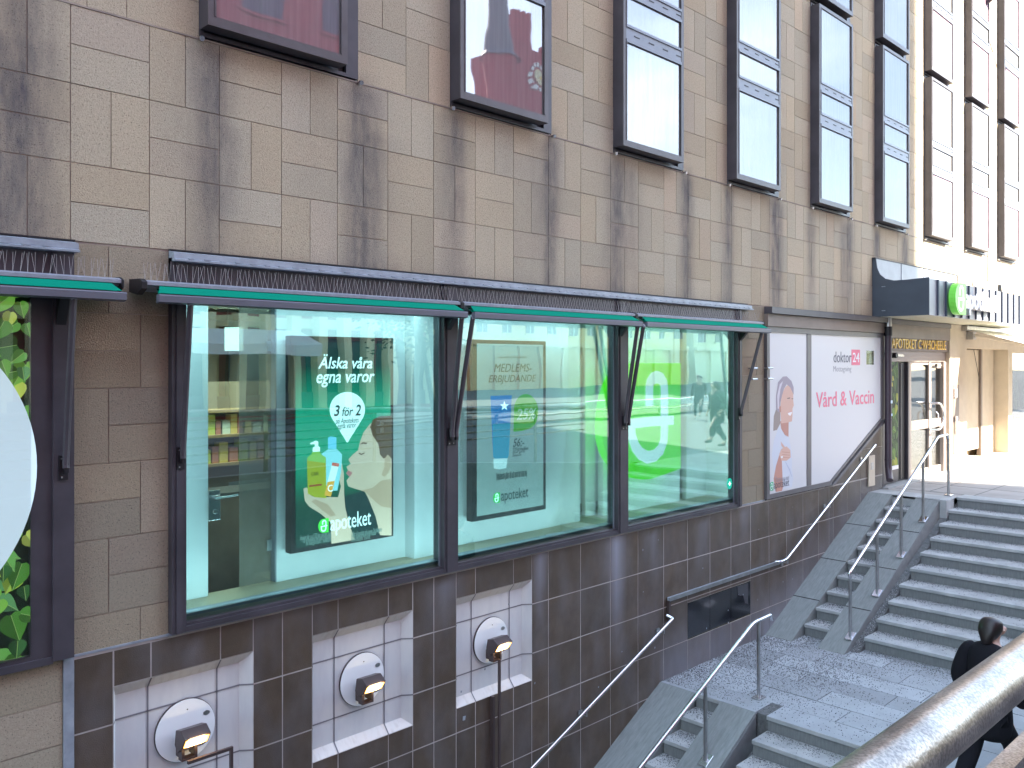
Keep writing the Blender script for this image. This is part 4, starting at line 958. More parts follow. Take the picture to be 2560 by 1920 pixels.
logo(15.52, 16.06, 3.04, 3.58, -1.09, mat('sign_green', (.13, .50, .05), .4, emit=(.2, .75, .1), es=.05), pm((.85, .95, .85), .1), sg, .11, 'badge')
text('lettering', 'apoteket', (16.12, 17.95, 3.05, 3.52), -1.02, M['white'], sg, ext=.035, bold=.035)
bsg = MB()
for x in (16.4, 17.0, 17.6): bsg.box(x, x + .02, -1.0, -.93, 3.2, 3.22, M['steel_d'])
bsg.build('stand_off', sg)
# ---------------------------------------------------------------- entrance
en = MB(); DF = M['door']; yd = .10
en.box(15.30, 18.46, -.05, .10, 2.655, 2.99, M['bronze']); en.box(15.30, 18.46, -.07, -.05, 2.90, 2.985, M['frame'])
en.box(15.30, 18.46, -.01, .10, 2.43, 2.655, M['bronze']); en.box(15.25, 18.46, .04, .14, 2.23, 2.43, DF)
en.box(15.22, 15.32, .0, .14, 0.0, 2.43, M['frame'])
en.box(16.55, 16.68, .06, .14, .02, 2.23, DF); en.box(17.60, 17.72, .06, .14, .02, 2.23, DF); en.box(18.30, 18.46, .02, .14, .02, 2.23, DF)
en.box(16.68, 17.60, .07, .13, 2.17, 2.23, DF); en.box(16.68, 17.60, .07, .13, .93, 1.10, DF); en.box(16.68, 17.60, .07, .13, .02, .16, DF)
en.box(17.72, 18.30, .07, .13, 2.10, 2.23, DF); en.box(17.72, 18.30, .07, .13, .93, 1.10, DF); en.box(17.72, 18.30, .07, .13, .02, .16, DF)
en.box(15.2, 18.5, -.1, .16, -.15, .02, M['granite'])
eo = en.build('entrance', bld)
g = MB(); g.box(16.68, 17.60, .095, .105, .16, .93, M['doorglass']); g.box(16.68, 17.60, .095, .105, 1.10, 2.17, M['doorglass']); g.box(17.72, 18.30, .095, .105, .16, .93, M['doorglass']); g.box(17.72, 18.30, .095, .105, 1.10, 2.10, M['doorglass']); g.build('pane', eo)
ib = MB(); ib.box(15.0, 18.8, 1.9, 1.95, 0, 2.6, M['cream']); ib.box(15.0, 18.8, .16, 1.9, -.03, .012, M['cream']); ib.box(18.5, 18.55, .16, 1.9, 0, 2.6, M['interior']); ib.box(15.0, 18.8, .16, 1.9, 2.45, 2.5, M['interior']); ib.box(14.95, 15.0, .16, 1.9, 0, 2.5, M['dark_int'])
for k in range(4): ib.box(17.1 + .22*k, 17.2 + .22*k, 1.2, 1.3, .5 + .2*(k % 2), 1.5 + .1*k, [pm((.8, .8, .8)), pm((.6, .1, .1)), pm((.8, .8, .8)), M['steel_d']][k])
ib.build('vestibule', bld)
od = MB(); od.box(16.02, 16.08, .16, 1.05, .03, 2.20, M['black']); od.box(16.03, 16.53, .10, .16, .03, 2.21, M['black']); od.box(16.24, 16.27, .085, .10, .05, 2.2, M['frame']); od.box(16.50, 16.55, .05, .16, .03, 2.21, M['frame']); od.box(15.985, 16.00, .12, .14, 1.05, 1.4, M['steel_d']); od.build('open_door', eo)
fp = thing('foliage_poster', 'tall strip of printed green leaves showing in the opening left of the entrance door', 'poster', (15.65, .2, .3))
mb = foliage(15.30, 16.04, .34, 2.23, .06, 95, fp, 9, .2, .34, ([pm(c) for c in ((.03, .07, .015), (.05, .12, .02), (.10, .20, .03), (.02, .05, .01), (.30, .32, .03), (.05, .11, .03), (.01, .03, .01), (.38, .34, .04), (.04, .10, .03))], [pm(c) for c in ((.02, .05, .01), (.03, .08, .015), (.07, .14, .02), (.015, .035, .01), (.2, .22, .02), (.035, .08, .02), (.01, .02, .01), (.26, .24, .03), (.03, .07, .02))]))
fo_ = mb.build('printed_film', fp, recalc=False)
b = MB(); b.box(15.30, 16.04, .05, .09, .27, .335, M['white']); b.box(15.30, 16.04, .06, .09, .04, .27, M['frame']); b.build('base_rail', fp)
hd = MB()
hp = [(17.62, .05, 1.42), (17.66, -.09, 1.42)] + [(17.66 + .30*math.sin(math.pi*k/12), -.09, 1.16 + .26*math.cos(math.pi*k/12)) for k in range(13)] + [(17.62, .05, .90)]
hd.tube(hp, .022, M['steel'], 10); hd.tube([(17.66, -.05, 1.25), (17.66, -.09, 1.2), (17.66, -.09, .98), (17.6, .06, .95)], .014, M['steel'], 8); hd.build('handle', eo, smooth=True)
dc = MB(); dc.tube([(15.58, .0, 2.34), (15.58, -.10, 2.34)], .05, M['black'], 12); dc.box(15.6, 15.9, -.1, -.04, 2.32, 2.36, M['steel']); dc.tube([(17.78, .0, 2.16), (17.78, -.03, 2.16)], .03, M['black'], 10); dc.box(17.8, 18.1, -.01, .05, 2.15, 2.17, M['steel']); dc.build('door_closer', eo)
gs = text('gold_sign', 'APOTEKET C·W·SCHEELE', (15.52, 18.26, 2.465, 2.645), -.03, M['gold'], None, ext=.008)
tag(gs, 'gold raised capitals APOTEKET C·W·SCHEELE on the bronze band above the door', 'sign')
# pier right of the door and the shop beyond
pr = MB()
pr.box(18.46, 19.06, -.04, .5, -.05, 2.99, M['cream']); pr.box(18.62, 18.98, -.052, -.04, .34, 1.75, M['bronze'])
pr.box(19.06, 19.62, .0, .5, -.05, 2.75, M['cream']); pr.box(19.62, 22.55, .0, .5, 2.52, 2.99, M['cream']); pr.box(22.55, 22.88, .0, .5, -.05, 2.99, M['cream'])
pr.box(19.06, XR, -.03, 0.3, 2.75, 3.0, M['cream']); pr.box(19.62, 22.55, .5, .55, -.05, 2.52, M['cream']); pr.box(19.62, 22.55, .0, .5, -.1, .08, M['cream'])
pr.box(22.88, XR, .0, .3, -.05, .82, M['cream']); pr.box(22.88, XR, .0, .3, 2.45, 2.76, M['cream'])
pr.box(15.2, XR, .008, .5, -4, -.05, M['cream'])
po = pr.build('shopfront_piers', bld)
bl = MB(); bl.box(19.75, 20.05, .32, .34, .25, 2.48, M['dark_int']); bl.box(20.2, 21.4, .30, .32, .25, 2.50, M['cream']); bl.box(21.4, 21.5, .25, .34, .08, 2.52, M['bronze']); bl.box(21.5, 22.5, .30, .32, .08, 2.52, M['cream']); bl.box(20.1, 20.2, .28, .34, .25, 2.5, M['bronze'])
bl.tube([(21.0, .28, 2.5), (21.36, .26, 1.75)], .006, M['black'], 5); bl.build('roller_blind', bld)
fw_ = MB(); fw_.box(22.88, XR, .1, .12, .82, 2.45, M['doorglass']); fw_.build('shop_pane', bld)
pl = MB(); rr2 = random.Random(8)
for k in range(26):
    x = rr2.uniform(22.95, 25.5); z = rr2.uniform(.85, 1.3); q = [(x, .5, z)]
    for j in range(5): q.append((q[-1][0] + rr2.uniform(-.09, .09), .5 + .02*j, q[-1][2] + rr2.uniform(.08, .2)))
    pl.tube(q, .012, pm((.35, .35, .20)), 5, rads=[.02, .018, .014, .01, .006, .003])
plo = pl.build('window_plant'); tag(plo, 'tangle of thin pale green stems in the farthest shop window', 'plant')
tm = MB(); tm.prism([(18.72 + .12*math.cos(a), 2.0 + .26*math.sin(a)) for a in [2*math.pi*k/20 for k in range(20)]], 'y', -.05, -.042, pm((.25, .62, .50))); so2 = tm.build('round_sign'); tag(so2, 'small round green and white sign on the pier right of the entrance', 'sign')
ic = MB(); ic.box(18.66, 18.74, -.09, -.052, 1.5, 1.68, M['white']); ico = ic.build('intercom'); tag(ico, 'small white intercom box below the round sign on the pier', 'intercom')
i2 = MB(); i2.box(18.70, 18.78, -.10, -.052, .78, 1.12, M['steel']); i2o = i2.build('door_button'); tag(i2o, 'long vertical steel push plate on the pier right of the entrance', 'door opener')
# notice plate and downpipe at the corner by the stairs
npl = MB(); npl.box(14.55, 14.80, -.03, -.008, .10, .62, M['cream']); npl.box(14.63, 14.72, -.035, -.03, .38, .50, M['steel_d']); npo = npl.build('switch_plate'); tag(npo, 'small beige plate low on the wall left of the downpipe', 'plate')
dp = thing('downpipe', 'dark brown rain pipe with pale top section beside the entrance', 'rain pipe', (15.18, -.1, .1))
b = MB(); b.tube([(15.19, -.10, 2.995), (15.19, -.10, 2.80)], .055, M['steel_d'], 14); b.build('upper_section', dp, smooth=True)
b = MB(); b.tube([(15.19, -.10, 2.78), (15.19, -.10, .42), (15.17, -.12, .28), (15.08, -.17, .17)], .058, M['copper'], 14); b.build('pipe', dp, smooth=True)
b = MB(); b.tube([(15.19, -.10, 2.84), (15.19, -.10, 2.68)], .068, M['black'], 14); b.build('collar', dp, smooth=True)
for z in (2.35, 1.2, .5): b = MB(); b.tube([(15.19, -.10, z), (15.19, -.10, z + .03)], .064, M['copper'], 14); b.build('collar', dp, smooth=True)
b = MB(); b.box(15.15, 15.21, -.166, -.158, 1.50, 1.55, pm((.6, .72, .8))); b.box(15.17, 15.21, -.166, -.158, 1.28, 1.32, pm((.55, .7, .85))); b.build('sticker', dp)
# far awning over the shop beyond the door
fa = thing('shop_awning', 'sunlit white canvas awning with folding arms beyond the entrance', 'awning', (22, -1, 2.6))
b = MB(); b.quad([(19.25, -.05, 2.93), (27, -.05, 2.93), (27, -1.75, 2.42), (19.25, -1.75, 2.42)], M['white']); b.quad([(19.25, -.05, 2.925), (27, -.05, 2.925), (27, -1.75, 2.415), (19.25, -1.75, 2.415)], M['white']); b.build('canvas', fa)
b = MB(); b.box(19.2, 27.05, -1.80, -1.74, 2.36, 2.43, M['white']); b.box(19.2, 27, -.14, -.03, 2.88, 2.98, M['steel_d']); b.build('front_bar', fa)
for x in (19.6, 22.6):
    b = MB(); b.tube([(x, -.10, 2.80), (x + .7, -.9, 2.60), (x + .1, -1.72, 2.40)], .035, M['cream'], 8); b.box(x - .1, x + .1, -.16, -.03, 2.7, 2.86, M['steel_d']); b.build('arm', fa, smooth=True)
# cable on the far piers and a bracket with wires
cb = MB(); cb.tube([(20.98, -.02, 12.0), (20.99, -.02, 4.1), (20.98, -.02, 3.98)], .012, M['wire'], 6); cb.tube([(19.9, -.03, 3.85), (20.5, -.05, 3.88), (20.98, -.03, 4.02)], .012, M['steel_d'], 6); cb.box(19.98, 20.06, -.08, 0, 3.75, 3.98, M['white'])
cb.tube([(19.95, -.05, 3.75), (19.85, -.06, 3.55)], .015, M['steel_d'], 6)
cbo = cb.build('wall_cable'); tag(cbo, 'thin cable with a small clamp running up the sunlit far pier', 'cable')
bk = MB(); bx_, bz_ = P(2470, 5, -.6); bk.tube([(20.45, -.02, 10.0), (20.5, -.3, 10.2), (20.9, -.6, 10.3), (23, -2.5, 10.5)], .035, M['copper'], 8, rads=[.07, .06, .04, .02]); bk.tube([(20.45, -.03, 10.0), (20.42, -.05, 9.6), (20.44, -.03, 8.7)], .012, M['copper'], 6)
bko = bk.build('wire_bracket'); tag(bko, 'rusty wire bracket high on the sunlit pier at the top right', 'bracket')
# ================================================================ STAIRS, LANDING, GROUND
LZ = -1.65; RISE = .165
def step_run(x_top, tread, n, y0, y1, ztop, name, nose=.03, body=True, first=0):
    m = MB()
    for k in range(first, n):
        xe = x_top - tread*k; z = ztop - RISE*k
        if k > 0 or True:
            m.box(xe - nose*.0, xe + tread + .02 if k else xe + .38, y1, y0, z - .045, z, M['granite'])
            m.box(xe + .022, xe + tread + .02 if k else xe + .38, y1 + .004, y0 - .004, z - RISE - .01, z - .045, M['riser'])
    o = m.build(name, bevel=.006); return struct(o)
Y0, Y1s = -1.25, -5.3
step_run(15.07, .4035, 10, Y0, Y1s, 0, 'stairs')
step_run(14.60, .352, 10, -.405, -.775, 0, 'stairs')
step_run(8.54, .315, 12, -1.40, Y1s, LZ, 'stairs')
step_run(8.54, .325, 12, -.49, -.83, LZ, 'stairs')
def ramp(x0, z0, x1, z1, ya, yb, seams, ext=0.):
    m = MB(); m.prism([(x0, z0), (x1, z1), (x1, z1 - .5), (x0, z0 - .5)], 'y', yb, ya, M['ramp'])
    for k in range(1, seams):
        u = k/seams; x = x0 + (x1 - x0)*u; z = z0 + (z1 - z0)*u
        m.prism([(x - .005, z + .0015), (x + .005, z + .0015 + .01*(z1 - z0)/(x1 - x0)), (x + .005, z - .02), (x - .005, z - .02)], 'y', yb, ya, M['black'])
    o = m.build('ramp'); return struct(o)
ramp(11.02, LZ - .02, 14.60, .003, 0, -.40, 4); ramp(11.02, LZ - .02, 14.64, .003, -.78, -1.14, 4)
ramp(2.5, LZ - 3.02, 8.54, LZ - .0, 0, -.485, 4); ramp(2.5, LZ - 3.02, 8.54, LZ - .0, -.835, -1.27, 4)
# side cheek of the ramps down to the gutters
m = MB(); m.prism([(11.06, LZ), (14.62, -.02), (14.62, -.3), (11.3, LZ - .2)], 'y', -1.148, -1.141, M['riser']); m.prism([(2.5, LZ - 3.02), (8.54, LZ - .03), (8.54, LZ - .5), (2.5, LZ - 3.6)], 'y', -1.278, -1.271, M['riser'])
m.box(14.6, 15.1, -1.25, 0, -.30, -.004, M['granite']); struct(m.build('ramp_cheek'))
# gutter strip between ramp and steps
m = MB(); m.prism([(11.2, LZ - .02), (15.07, -.10), (15.07, -.4), (11.2, LZ - .4)], 'y', -1.26, -1.148, M['sand']); m.prism([(2.5, LZ - 3.2), (8.9, LZ - .18), (8.9, LZ - .6), (2.5, LZ - 3.6)], 'y', -1.41, -1.278, M['sand']); struct(m.build('gutter_strip'))
# landing pavers
m = MB(); m.box(8.58, 11.6, -5.3, .004, LZ - .4, LZ - .014, M['sand']); struct(m.build('landing_bed'))
pv = Blocks(); rp = random.Random(21)
fv, ff, ft = [], [], []
def pave(x0, x1, y0, y1, z, dark=False):
    g_ = .005; x0 += g_; x1 -= g_; y0 += g_; y1 -= g_
    dz = rp.uniform(-.002, .002); i = len(fv)
    for zz in (z + dz, z - .03): fv.extend([(x0, y0, zz), (x1, y0, zz), (x1, y1, zz), (x0, y1, zz)])
    ff.extend([(i, i + 1, i + 2, i + 3), (i, i + 4, i + 5, i + 1), (i + 1, i + 5, i + 6, i + 2), (i + 2, i + 6, i + 7, i + 3), (i + 3, i + 7, i + 4, i)])
    t_ = rp.uniform(.78, 1.08); ft.extend([(t_, t_, t_*1.02, 1)]*8)
x = 8.54; row = 0
while x < 11.5:
    wdt = .40 if row else .38
    y = -5.3 if row != 0 else -5.3
    yy = y + (0 if row % 2 else .45)
    if row % 2 == 0: pave(x, min(x + wdt, 11.5), y, yy, LZ)
    while yy < -.01:
        ln = rp.choice((.85, 1.05, 1.2)) if yy < -1.8 else rp.choice((.5, .65, .8))
        ye = min(yy + ln, 0)
        if row == 0 and ye > -1.40 and yy < -1.27: ye = -1.40 if yy < -1.41 else ye
        if not (row == 0 and yy >= -1.41 and yy < -1.27): pave(x, min(x + wdt, 11.5), yy, ye, LZ)
        else:
            ye = -1.27
        yy = ye
    x += wdt; row += 1
me = bpy.data.meshes.new('landing'); me.from_pydata(fv, [], ff); me.materials.append(M['paver'])
a = me.color_attributes.new('tone', 'FLOAT_COLOR', 'POINT'); a.data.foreach_set('color', [c for q in ft for c in q])
lo_ = bpy.data.objects.new('landing', me); sc.collection.objects.link(lo_); struct(lo_)
# plaza, street and ground
m = MB(); m.box(15.40, 60, -60, .1, -.5, -.004, M['plaza']); m.box(14.95, 15.40, -1.25, .1, -.5, -.006, M['plaza']); struct(m.build('plaza'))
m = MB()
for y in (-.7, -1.4, -2.1, -2.8, -3.5, -4.2): m.box(15.45, 40, y, y + .012, -.01, -.001, M['sand'])
for k in range(24): m.box(15.45 + 1.0*k, 15.462 + 1.0*k, -5, 0, -.01, -.0015, M['sand'])
struct(m.build('paving_joints'))
m = MB(); m.prism([(-300, .55), (8, .55), (15.4, .0), (300, .0), (300, -5), (-300, -5)], 'y', -400, -5.45, M['asphalt']); struct(m.build('street'))
m = MB(); m.box(-300, 15.1, -5.45, 13, -5.2, -4.6, M['asphalt']); struct(m.build('lower_ground'))
rw = MB(); rw.prism([(-20, -4.6), (15.1, -4.6), (15.1, .02), (8, .60), (-20, .60)], 'y', -5.45, -5.30, M['granite']); rwo = rw.build('retaining_wall'); tag(rwo, 'grey granite retaining wall under the street railing beside the stairs', 'wall')
# ---------------------------------------------------------------- gravel scattered on stairs and landing
def gravel():
    v, f = [], []; rg = random.Random(77)
    def stone(x, y, z, s):
        i = len(v); a = rg.uniform(0, 6.28)
        for k in range(3): v.append((x + s*math.cos(a + 2.1*k), y + s*math.sin(a + 2.1*k), z))
        v.append((x + rg.uniform(-.3, .3)*s, y, z + s*1.1)); f.extend([(i, i + 1, i + 3), (i + 1, i + 2, i + 3), (i + 2, i, i + 3)])
    for k in range(15000):       # landing: thick near the wall, the foot of the ramps and of the stairs
        x = rg.uniform(8.6, 11.5); q = rg.random()
        if q < .42: y = -abs(rg.expovariate(2.6)); 
        elif q < .62: x = 11.45 - abs(rg.expovariate(5)); y = rg.uniform(-4.5, -.0)
        elif q < .82: x = rg.gauss(10.2, .6); y = rg.gauss(-1.2, .35)
        else: y = rg.uniform(-3.0, 0)
        if 8.58 < x < 11.45 and -5 < y < -.01: stone(x, y, LZ + .001, rg.uniform(.003, .0085))
    for k in range(10):
        xe, z = 15.07 - .4035*k, -RISE*k
        for j in range(1100):
            y = -1.27 - abs(rg.expovariate(1.1)) if rg.random() < .45 else rg.uniform(-5, -1.27); x = xe + .4035 - abs(rg.expovariate(11))
            if x > xe + .02 and y > -5.2 and k: stone(x, y, z + .001, rg.uniform(.003, .008))
        xe = 14.60 - .352*k
        for j in range(500):
            x = xe + .352 - abs(rg.expovariate(8)); 
            if x > xe + .02 and k: stone(x, rg.uniform(-.76, -.42), z + .001, rg.uniform(.003, .0075))
        for j in range(150): 
            x = rg.uniform(11.2, 15.0); stone(x, rg.uniform(-1.25, -1.15), LZ - .02 + (x - 11.2)*.4005 + .003, rg.uniform(.005, .012))
    for k in range(1, 9):
        xe, z = 8.54 - .315*k, LZ - RISE*k
        for j in range(1000):
            x = xe + .315 - abs(rg.expovariate(12)); y = -1.42 - abs(rg.expovariate(.8))
            if x > xe + .01 and y > -5.2: stone(x, y, z + .001, rg.uniform(.003, .0075))
        xe = 8.54 - .325*k
        for j in range(420):
            x = xe + .325 - abs(rg.expovariate(8))
            if x > xe + .01: stone(x, rg.uniform(-.82, -.50), z + .001, rg.uniform(.003, .0075))
        for j in range(120): 
            x = rg.uniform(4.5, 8.8); stone(x, rg.uniform(-1.40, -1.29), LZ - 3.2 + (x - 2.5)*(3.02/6.4) + .003, rg.uniform(.005, .012))
    me = bpy.data.meshes.new('gravel'); me.from_pydata(v, [], f); me.materials.append(M['gravel']); o = bpy.data.objects.new('gravel', me); sc.collection.objects.link(o)
    o['kind'] = 'stuff'; o['label'] = 'dark and pale grit scattered over the stairs and landing'; o['category'] = 'gravel'
gravel()
# ---------------------------------------------------------------- handrails
def arc(pts, r=.06, n=5):        # round the corners of a polyline
    out = [Vector(pts[0])]
    for a, b, c in zip(pts, pts[1:], pts[2:]):
        a, b, c = Vector(a), Vector(b), Vector(c); d0 = (a - b); d1 = (c - b); q = min(r, d0.length*.45, d1.length*.45)
        p0_, p1_ = b + d0.normalized()*q, b + d1.normalized()*q
        for k in range(n + 1):
            t = k/n; out.append(p0_*(1 - t)**2 + b*2*t*(1 - t) + p1_*t*t)
    out.append(Vector(pts[-1])); return out
ry = -1.09
def pp(px, py, Y): a = P(px, py, Y); return (a[0], Y, a[1])
h2 = thing('handrail', 'steel handrail on posts up the middle of the upper stairs', 'handrail', (13, ry, -.7), 'steel handrails of the stairs')
pts = [pp(2121, 1437, ry), pp(2119.5, 1431, ry)] 
zl = P(2121, 1437, ry)
lowx, lowz = 11.36, -.635
top = pp(2345, 1092, ry); tend = pp(2367, 1090, ry)
rail = arc([(lowx + .02, ry, lowz - .07), (lowx - .02, ry, lowz), top, (top[0] + .42, ry, top[2] + .012), (top[0] + .44, ry, top[2] - .06)], .07)
b = MB(); b.tube(rail, .0225, M['steel'], 14); b.build('rail', h2, smooth=True)
def post(x, zb, zt, th, Y=None):
    Y = ry if Y is None else Y
    p = MB(); p.tube([(x, Y, zb), (x, Y, zt)], .021, M['steel_d'], 12); p.build('post', th, smooth=True)
def base(x, zb, th, slope=.469, Y=None):
    Y = ry if Y is None else Y
    p = MB(); s = .075; h = .012
    p.prism([(x - s, zb - s*slope + .003), (x + s, zb + s*slope + .003), (x + s, zb + s*slope + .003 + h), (x - s, zb - s*slope + .003 + h)], 'y', Y - .055, Y + .055, M['steel']); p.build('base_plate', th, bevel=.01)
sl_ = (top[2] - lowz)/(top[0] - lowx)
for x in (11.38, 12.27, 13.15, 14.04):
    zb = -(14.60 - x)*.4645; post(x, zb, lowz + (x - lowx)*sl_, h2); base(x, zb, h2)
post(15.18, 0, top[2] + .005 if 15.18 > top[0] else lowz + (15.18 - lowx)*sl_, h2); base(15.18, 0, h2, 0)
h3 = thing('handrail', 'lower steel handrail ending in a post on the landing, with an upturned end', 'handrail', (8.9, ry, LZ), 'steel handrails of the stairs')
e1 = pp(1924, 1539, ry); bnd = pp(1884, 1556, ry); lo3 = pp(1600, 1920, ry)
s3 = (bnd[2] - lo3[2])/(bnd[0] - lo3[0]); far = (5.0, ry, bnd[2] - (bnd[0] - 5.0)*s3)
rail3 = arc([far, bnd, (e1[0] + .02, ry, e1[2] + .005), (e1[0] + .05, ry, e1[2] - .06)], .07)
b = MB(); b.tube(rail3, .0225, M['steel'], 14); b.build('rail', h3, smooth=True)
lpx = pp(1909, 1749, ry)[0]
lp_ = G(1909.7, 1749, LZ)[0]
post(lp_, LZ, bnd[2] + .02, h3); base(lp_, LZ, h3, 0)
for x in (7.82, 6.6, 5.6):
    zb = LZ - (8.54 - x)*.5; post(x, zb, bnd[2] - (bnd[0] - x)*s3, h3); base(x, zb, h3, .5)
def wall_rail(a, bnds, label, brackets):
    t = thing('handrail', label, 'handrail', tuple(bnds[0]), 'steel handrails of the stairs')
    b = MB(); b.tube(arc(bnds, .06), .021, M['steel'], 14); b.build('rail', t, smooth=True)
    for x, z in brackets:
        k = MB(); k.tube([(x, -.1, z - .02), (x, -.1, z - .07), (x, -.01, z - .07)], .008, M['steel_d'], 8); k.box(x - .03, x + .03, -.014, .0, z - .12, z - .03, M['steel_d']); k.build('bracket', t)
    return t
yw = -.10
u0, u1 = pp(1967, 1397, yw), pp(2188, 1112, yw)
s4 = (u1[2] - u0[2])/(u1[0] - u0[0])
wall_rail(0, [(u0[0] - .2, -.03, u0[2] - .015), (u0[0] - .18, yw, u0[2] - .015), u0, u1], 'steel handrail on the wall beside the upper stairs, below the white window sign', [(u0[0] + .03, u0[2]), (u0[0] + 1.4, u0[2] + 1.4*s4), (u1[0] - .35, u1[2] - .35*s4)])
v0, v1 = pp(1675, 1553, yw), pp(1330, 1920, yw)
s5_ = (v0[2] - v1[2])/(v0[0] - v1[0])
wall_rail(0, [(4.6, yw, v0[2] - (v0[0] - 4.6)*s5_), v0, (v0[0] + .06, yw, v0[2] + .02), (v0[0] + .03, -.03, v0[2] + .05)], 'lowest steel handrail on the brown tiles, running down out of the picture', [(v0[0] - .12, v0[2] - .05), (v0[0] - 1.55, v0[2] - 1.55*s5_), (v0[0] - 3.2, v0[2] - 3.2*s5_)])
hr = thing('wall_trunking', 'thin steel channel running level along the brown tiles between two handrails', 'channel', (10, 0, -.67))
b = MB(); b.box(8.68, 11.42, -.045, -.006, -.69, -.655, M['alu']); b.box(8.68, 11.42, -.05, -.045, -.695, -.65, M['steel_d']); b.box(8.665, 8.70, -.045, -.006, -.95, -.69, M['lamp_b']); b.build('channel', hr)
# ---------------------------------------------------------------- street railing close to the camera
rl = thing('street_railing', 'thick galvanised pipe railing with flat bars close to the camera', 'railing', (1.3, -5.55, .6))
gv = bpy.data.materials.new('galvanised_pipe'); gv.use_nodes = True; t = gv.node_tree; bs = t.nodes['Principled BSDF']; Lk = t.links.new
bs.inputs['Metallic'].default_value = .85; bs.inputs['Roughness'].default_value = .38
g = N(t, 'ShaderNodeNewGeometry'); n1 = N(t, 'ShaderNodeTexNoise'); n1.inputs['Scale'].default_value = 170; n1.inputs['Detail'].default_value = 5; n2 = N(t, 'ShaderNodeTexVoronoi', feature='DISTANCE_TO_EDGE'); n2.inputs['Scale'].default_value = 95
n3 = N(t, 'ShaderNodeTexNoise'); n3.inputs['Scale'].default_value = 9; n3.inputs['Detail'].default_value = 5
for n in (n1, n2, n3): Lk(g.outputs['Position'], n.inputs['Vector'])
c1 = N(t, 'ShaderNodeValToRGB'); c1.color_ramp.elements[0].position = .35; c1.color_ramp.elements[0].color = (.22, .185, .16, 1); c1.color_ramp.elements[1].position = .65; c1.color_ramp.elements[1].color = (.42, .375, .33, 1); Lk(n3.outputs[0], c1.inputs[0])
x1_ = N(t, 'ShaderNodeMix', data_type='RGBA', blend_type='MULTIPLY'); r1 = N(t, 'ShaderNodeMapRange'); r1.inputs[1].default_value = .4; r1.inputs[2].default_value = .6; r1.inputs[3].default_value = .68; r1.inputs[4].default_value = 1.2; Lk(n1.outputs[0], r1.inputs[0]); x1_.inputs[0].default_value = 1
Lk(c1.outputs[0], x1_.inputs[6]); Lk(r1.outputs[0], x1_.inputs[7]); Lk(x1_.outputs[2], bs.inputs['Base Color'])
bp = N(t, 'ShaderNodeBump'); bp.inputs['Strength'].default_value = .35; bp.inputs['Distance'].default_value = .002; Lk(n1.outputs[0], bp.inputs['Height']); Lk(bp.outputs[0], bs.inputs['Normal'])
r3 = N(t, 'ShaderNodeMapRange'); r3.inputs[3].default_value = .22; r3.inputs[4].default_value = .42; Lk(n1.outputs[0], r3.inputs[0]); Lk(r3.outputs[0], bs.inputs['Roughness'])
M['galv'] = gv
pz, py_ = 1.555, -5.53
dx_ = math.tan(R_(1.2))
def rp_(x, z, dy=0): return (x, py_ + dy - (x - 1.9)*dx_, z)
b = MB(); b.tube([rp_(-4, pz), rp_(1.0, pz), rp_(3.3, pz), rp_(14, pz - .3)], .0475, gv, 40); b.build('top_pipe', rl, smooth=True)
fb = M['steel_d']
for k, z in enumerate((pz - .16, pz - .28, pz - .40, pz - .52, pz - .64, pz - .76)):
    b = MB()
    for xa, xb_ in ((-4, 14),):
        a_, c_ = rp_(xa, z), rp_(xb_, z)
        for (y0_, y1_, z0_, z1_) in ((-.028, .012, -.028, .0),):
            i = len(b.v)
            b.quad([(a_[0], a_[1] + y0_, a_[2] + z1_), (c_[0], c_[1] + y0_, c_[2] + z1_), (c_[0], c_[1] + y1_, c_[2] + z1_), (a_[0], a_[1] + y1_, a_[2] + z1_)], gv)
            b.quad([(a_[0], a_[1] + y0_, a_[2] + z0_), (c_[0], c_[1] + y0_, c_[2] + z0_), (c_[0], c_[1] + y0_, c_[2] + z1_), (a_[0], a_[1] + y0_, a_[2] + z1_)], gv)
            b.quad([(a_[0], a_[1] + y1_, a_[2] + z0_), (c_[0], c_[1] + y1_, c_[2] + z0_), (c_[0], c_[1] + y1_, c_[2] + z1_), (a_[0], a_[1] + y1_, a_[2] + z1_)], gv)
            b.quad([(a_[0], a_[1] + y0_, a_[2] + z0_), (c_[0], c_[1] + y0_, c_[2] + z0_), (c_[0], c_[1] + y1_, c_[2] + z0_), (a_[0], a_[1] + y1_, a_[2] + z0_)], gv)
    b.build('flat_bar', rl)
for x in (-2.6, -.6, 2.42, 4.4, 6.4, 8.4, 10.4, 12.4):
    a_ = rp_(x, 0); b = MB(); b.box(x - .03, x + .03, a_[1] + .014, a_[1] + .034, .52 if x < 8 else -.1, pz - .06 - max(0, x - 3.3)*.028, gv); b.tube([(x, a_[1] + .024, pz - .1 - max(0, x - 3.3)*.028), (x, a_[1] + .01, pz - .03 - max(0, x - 3.3)*.028)], .014, gv, 8); b.build('post', rl)
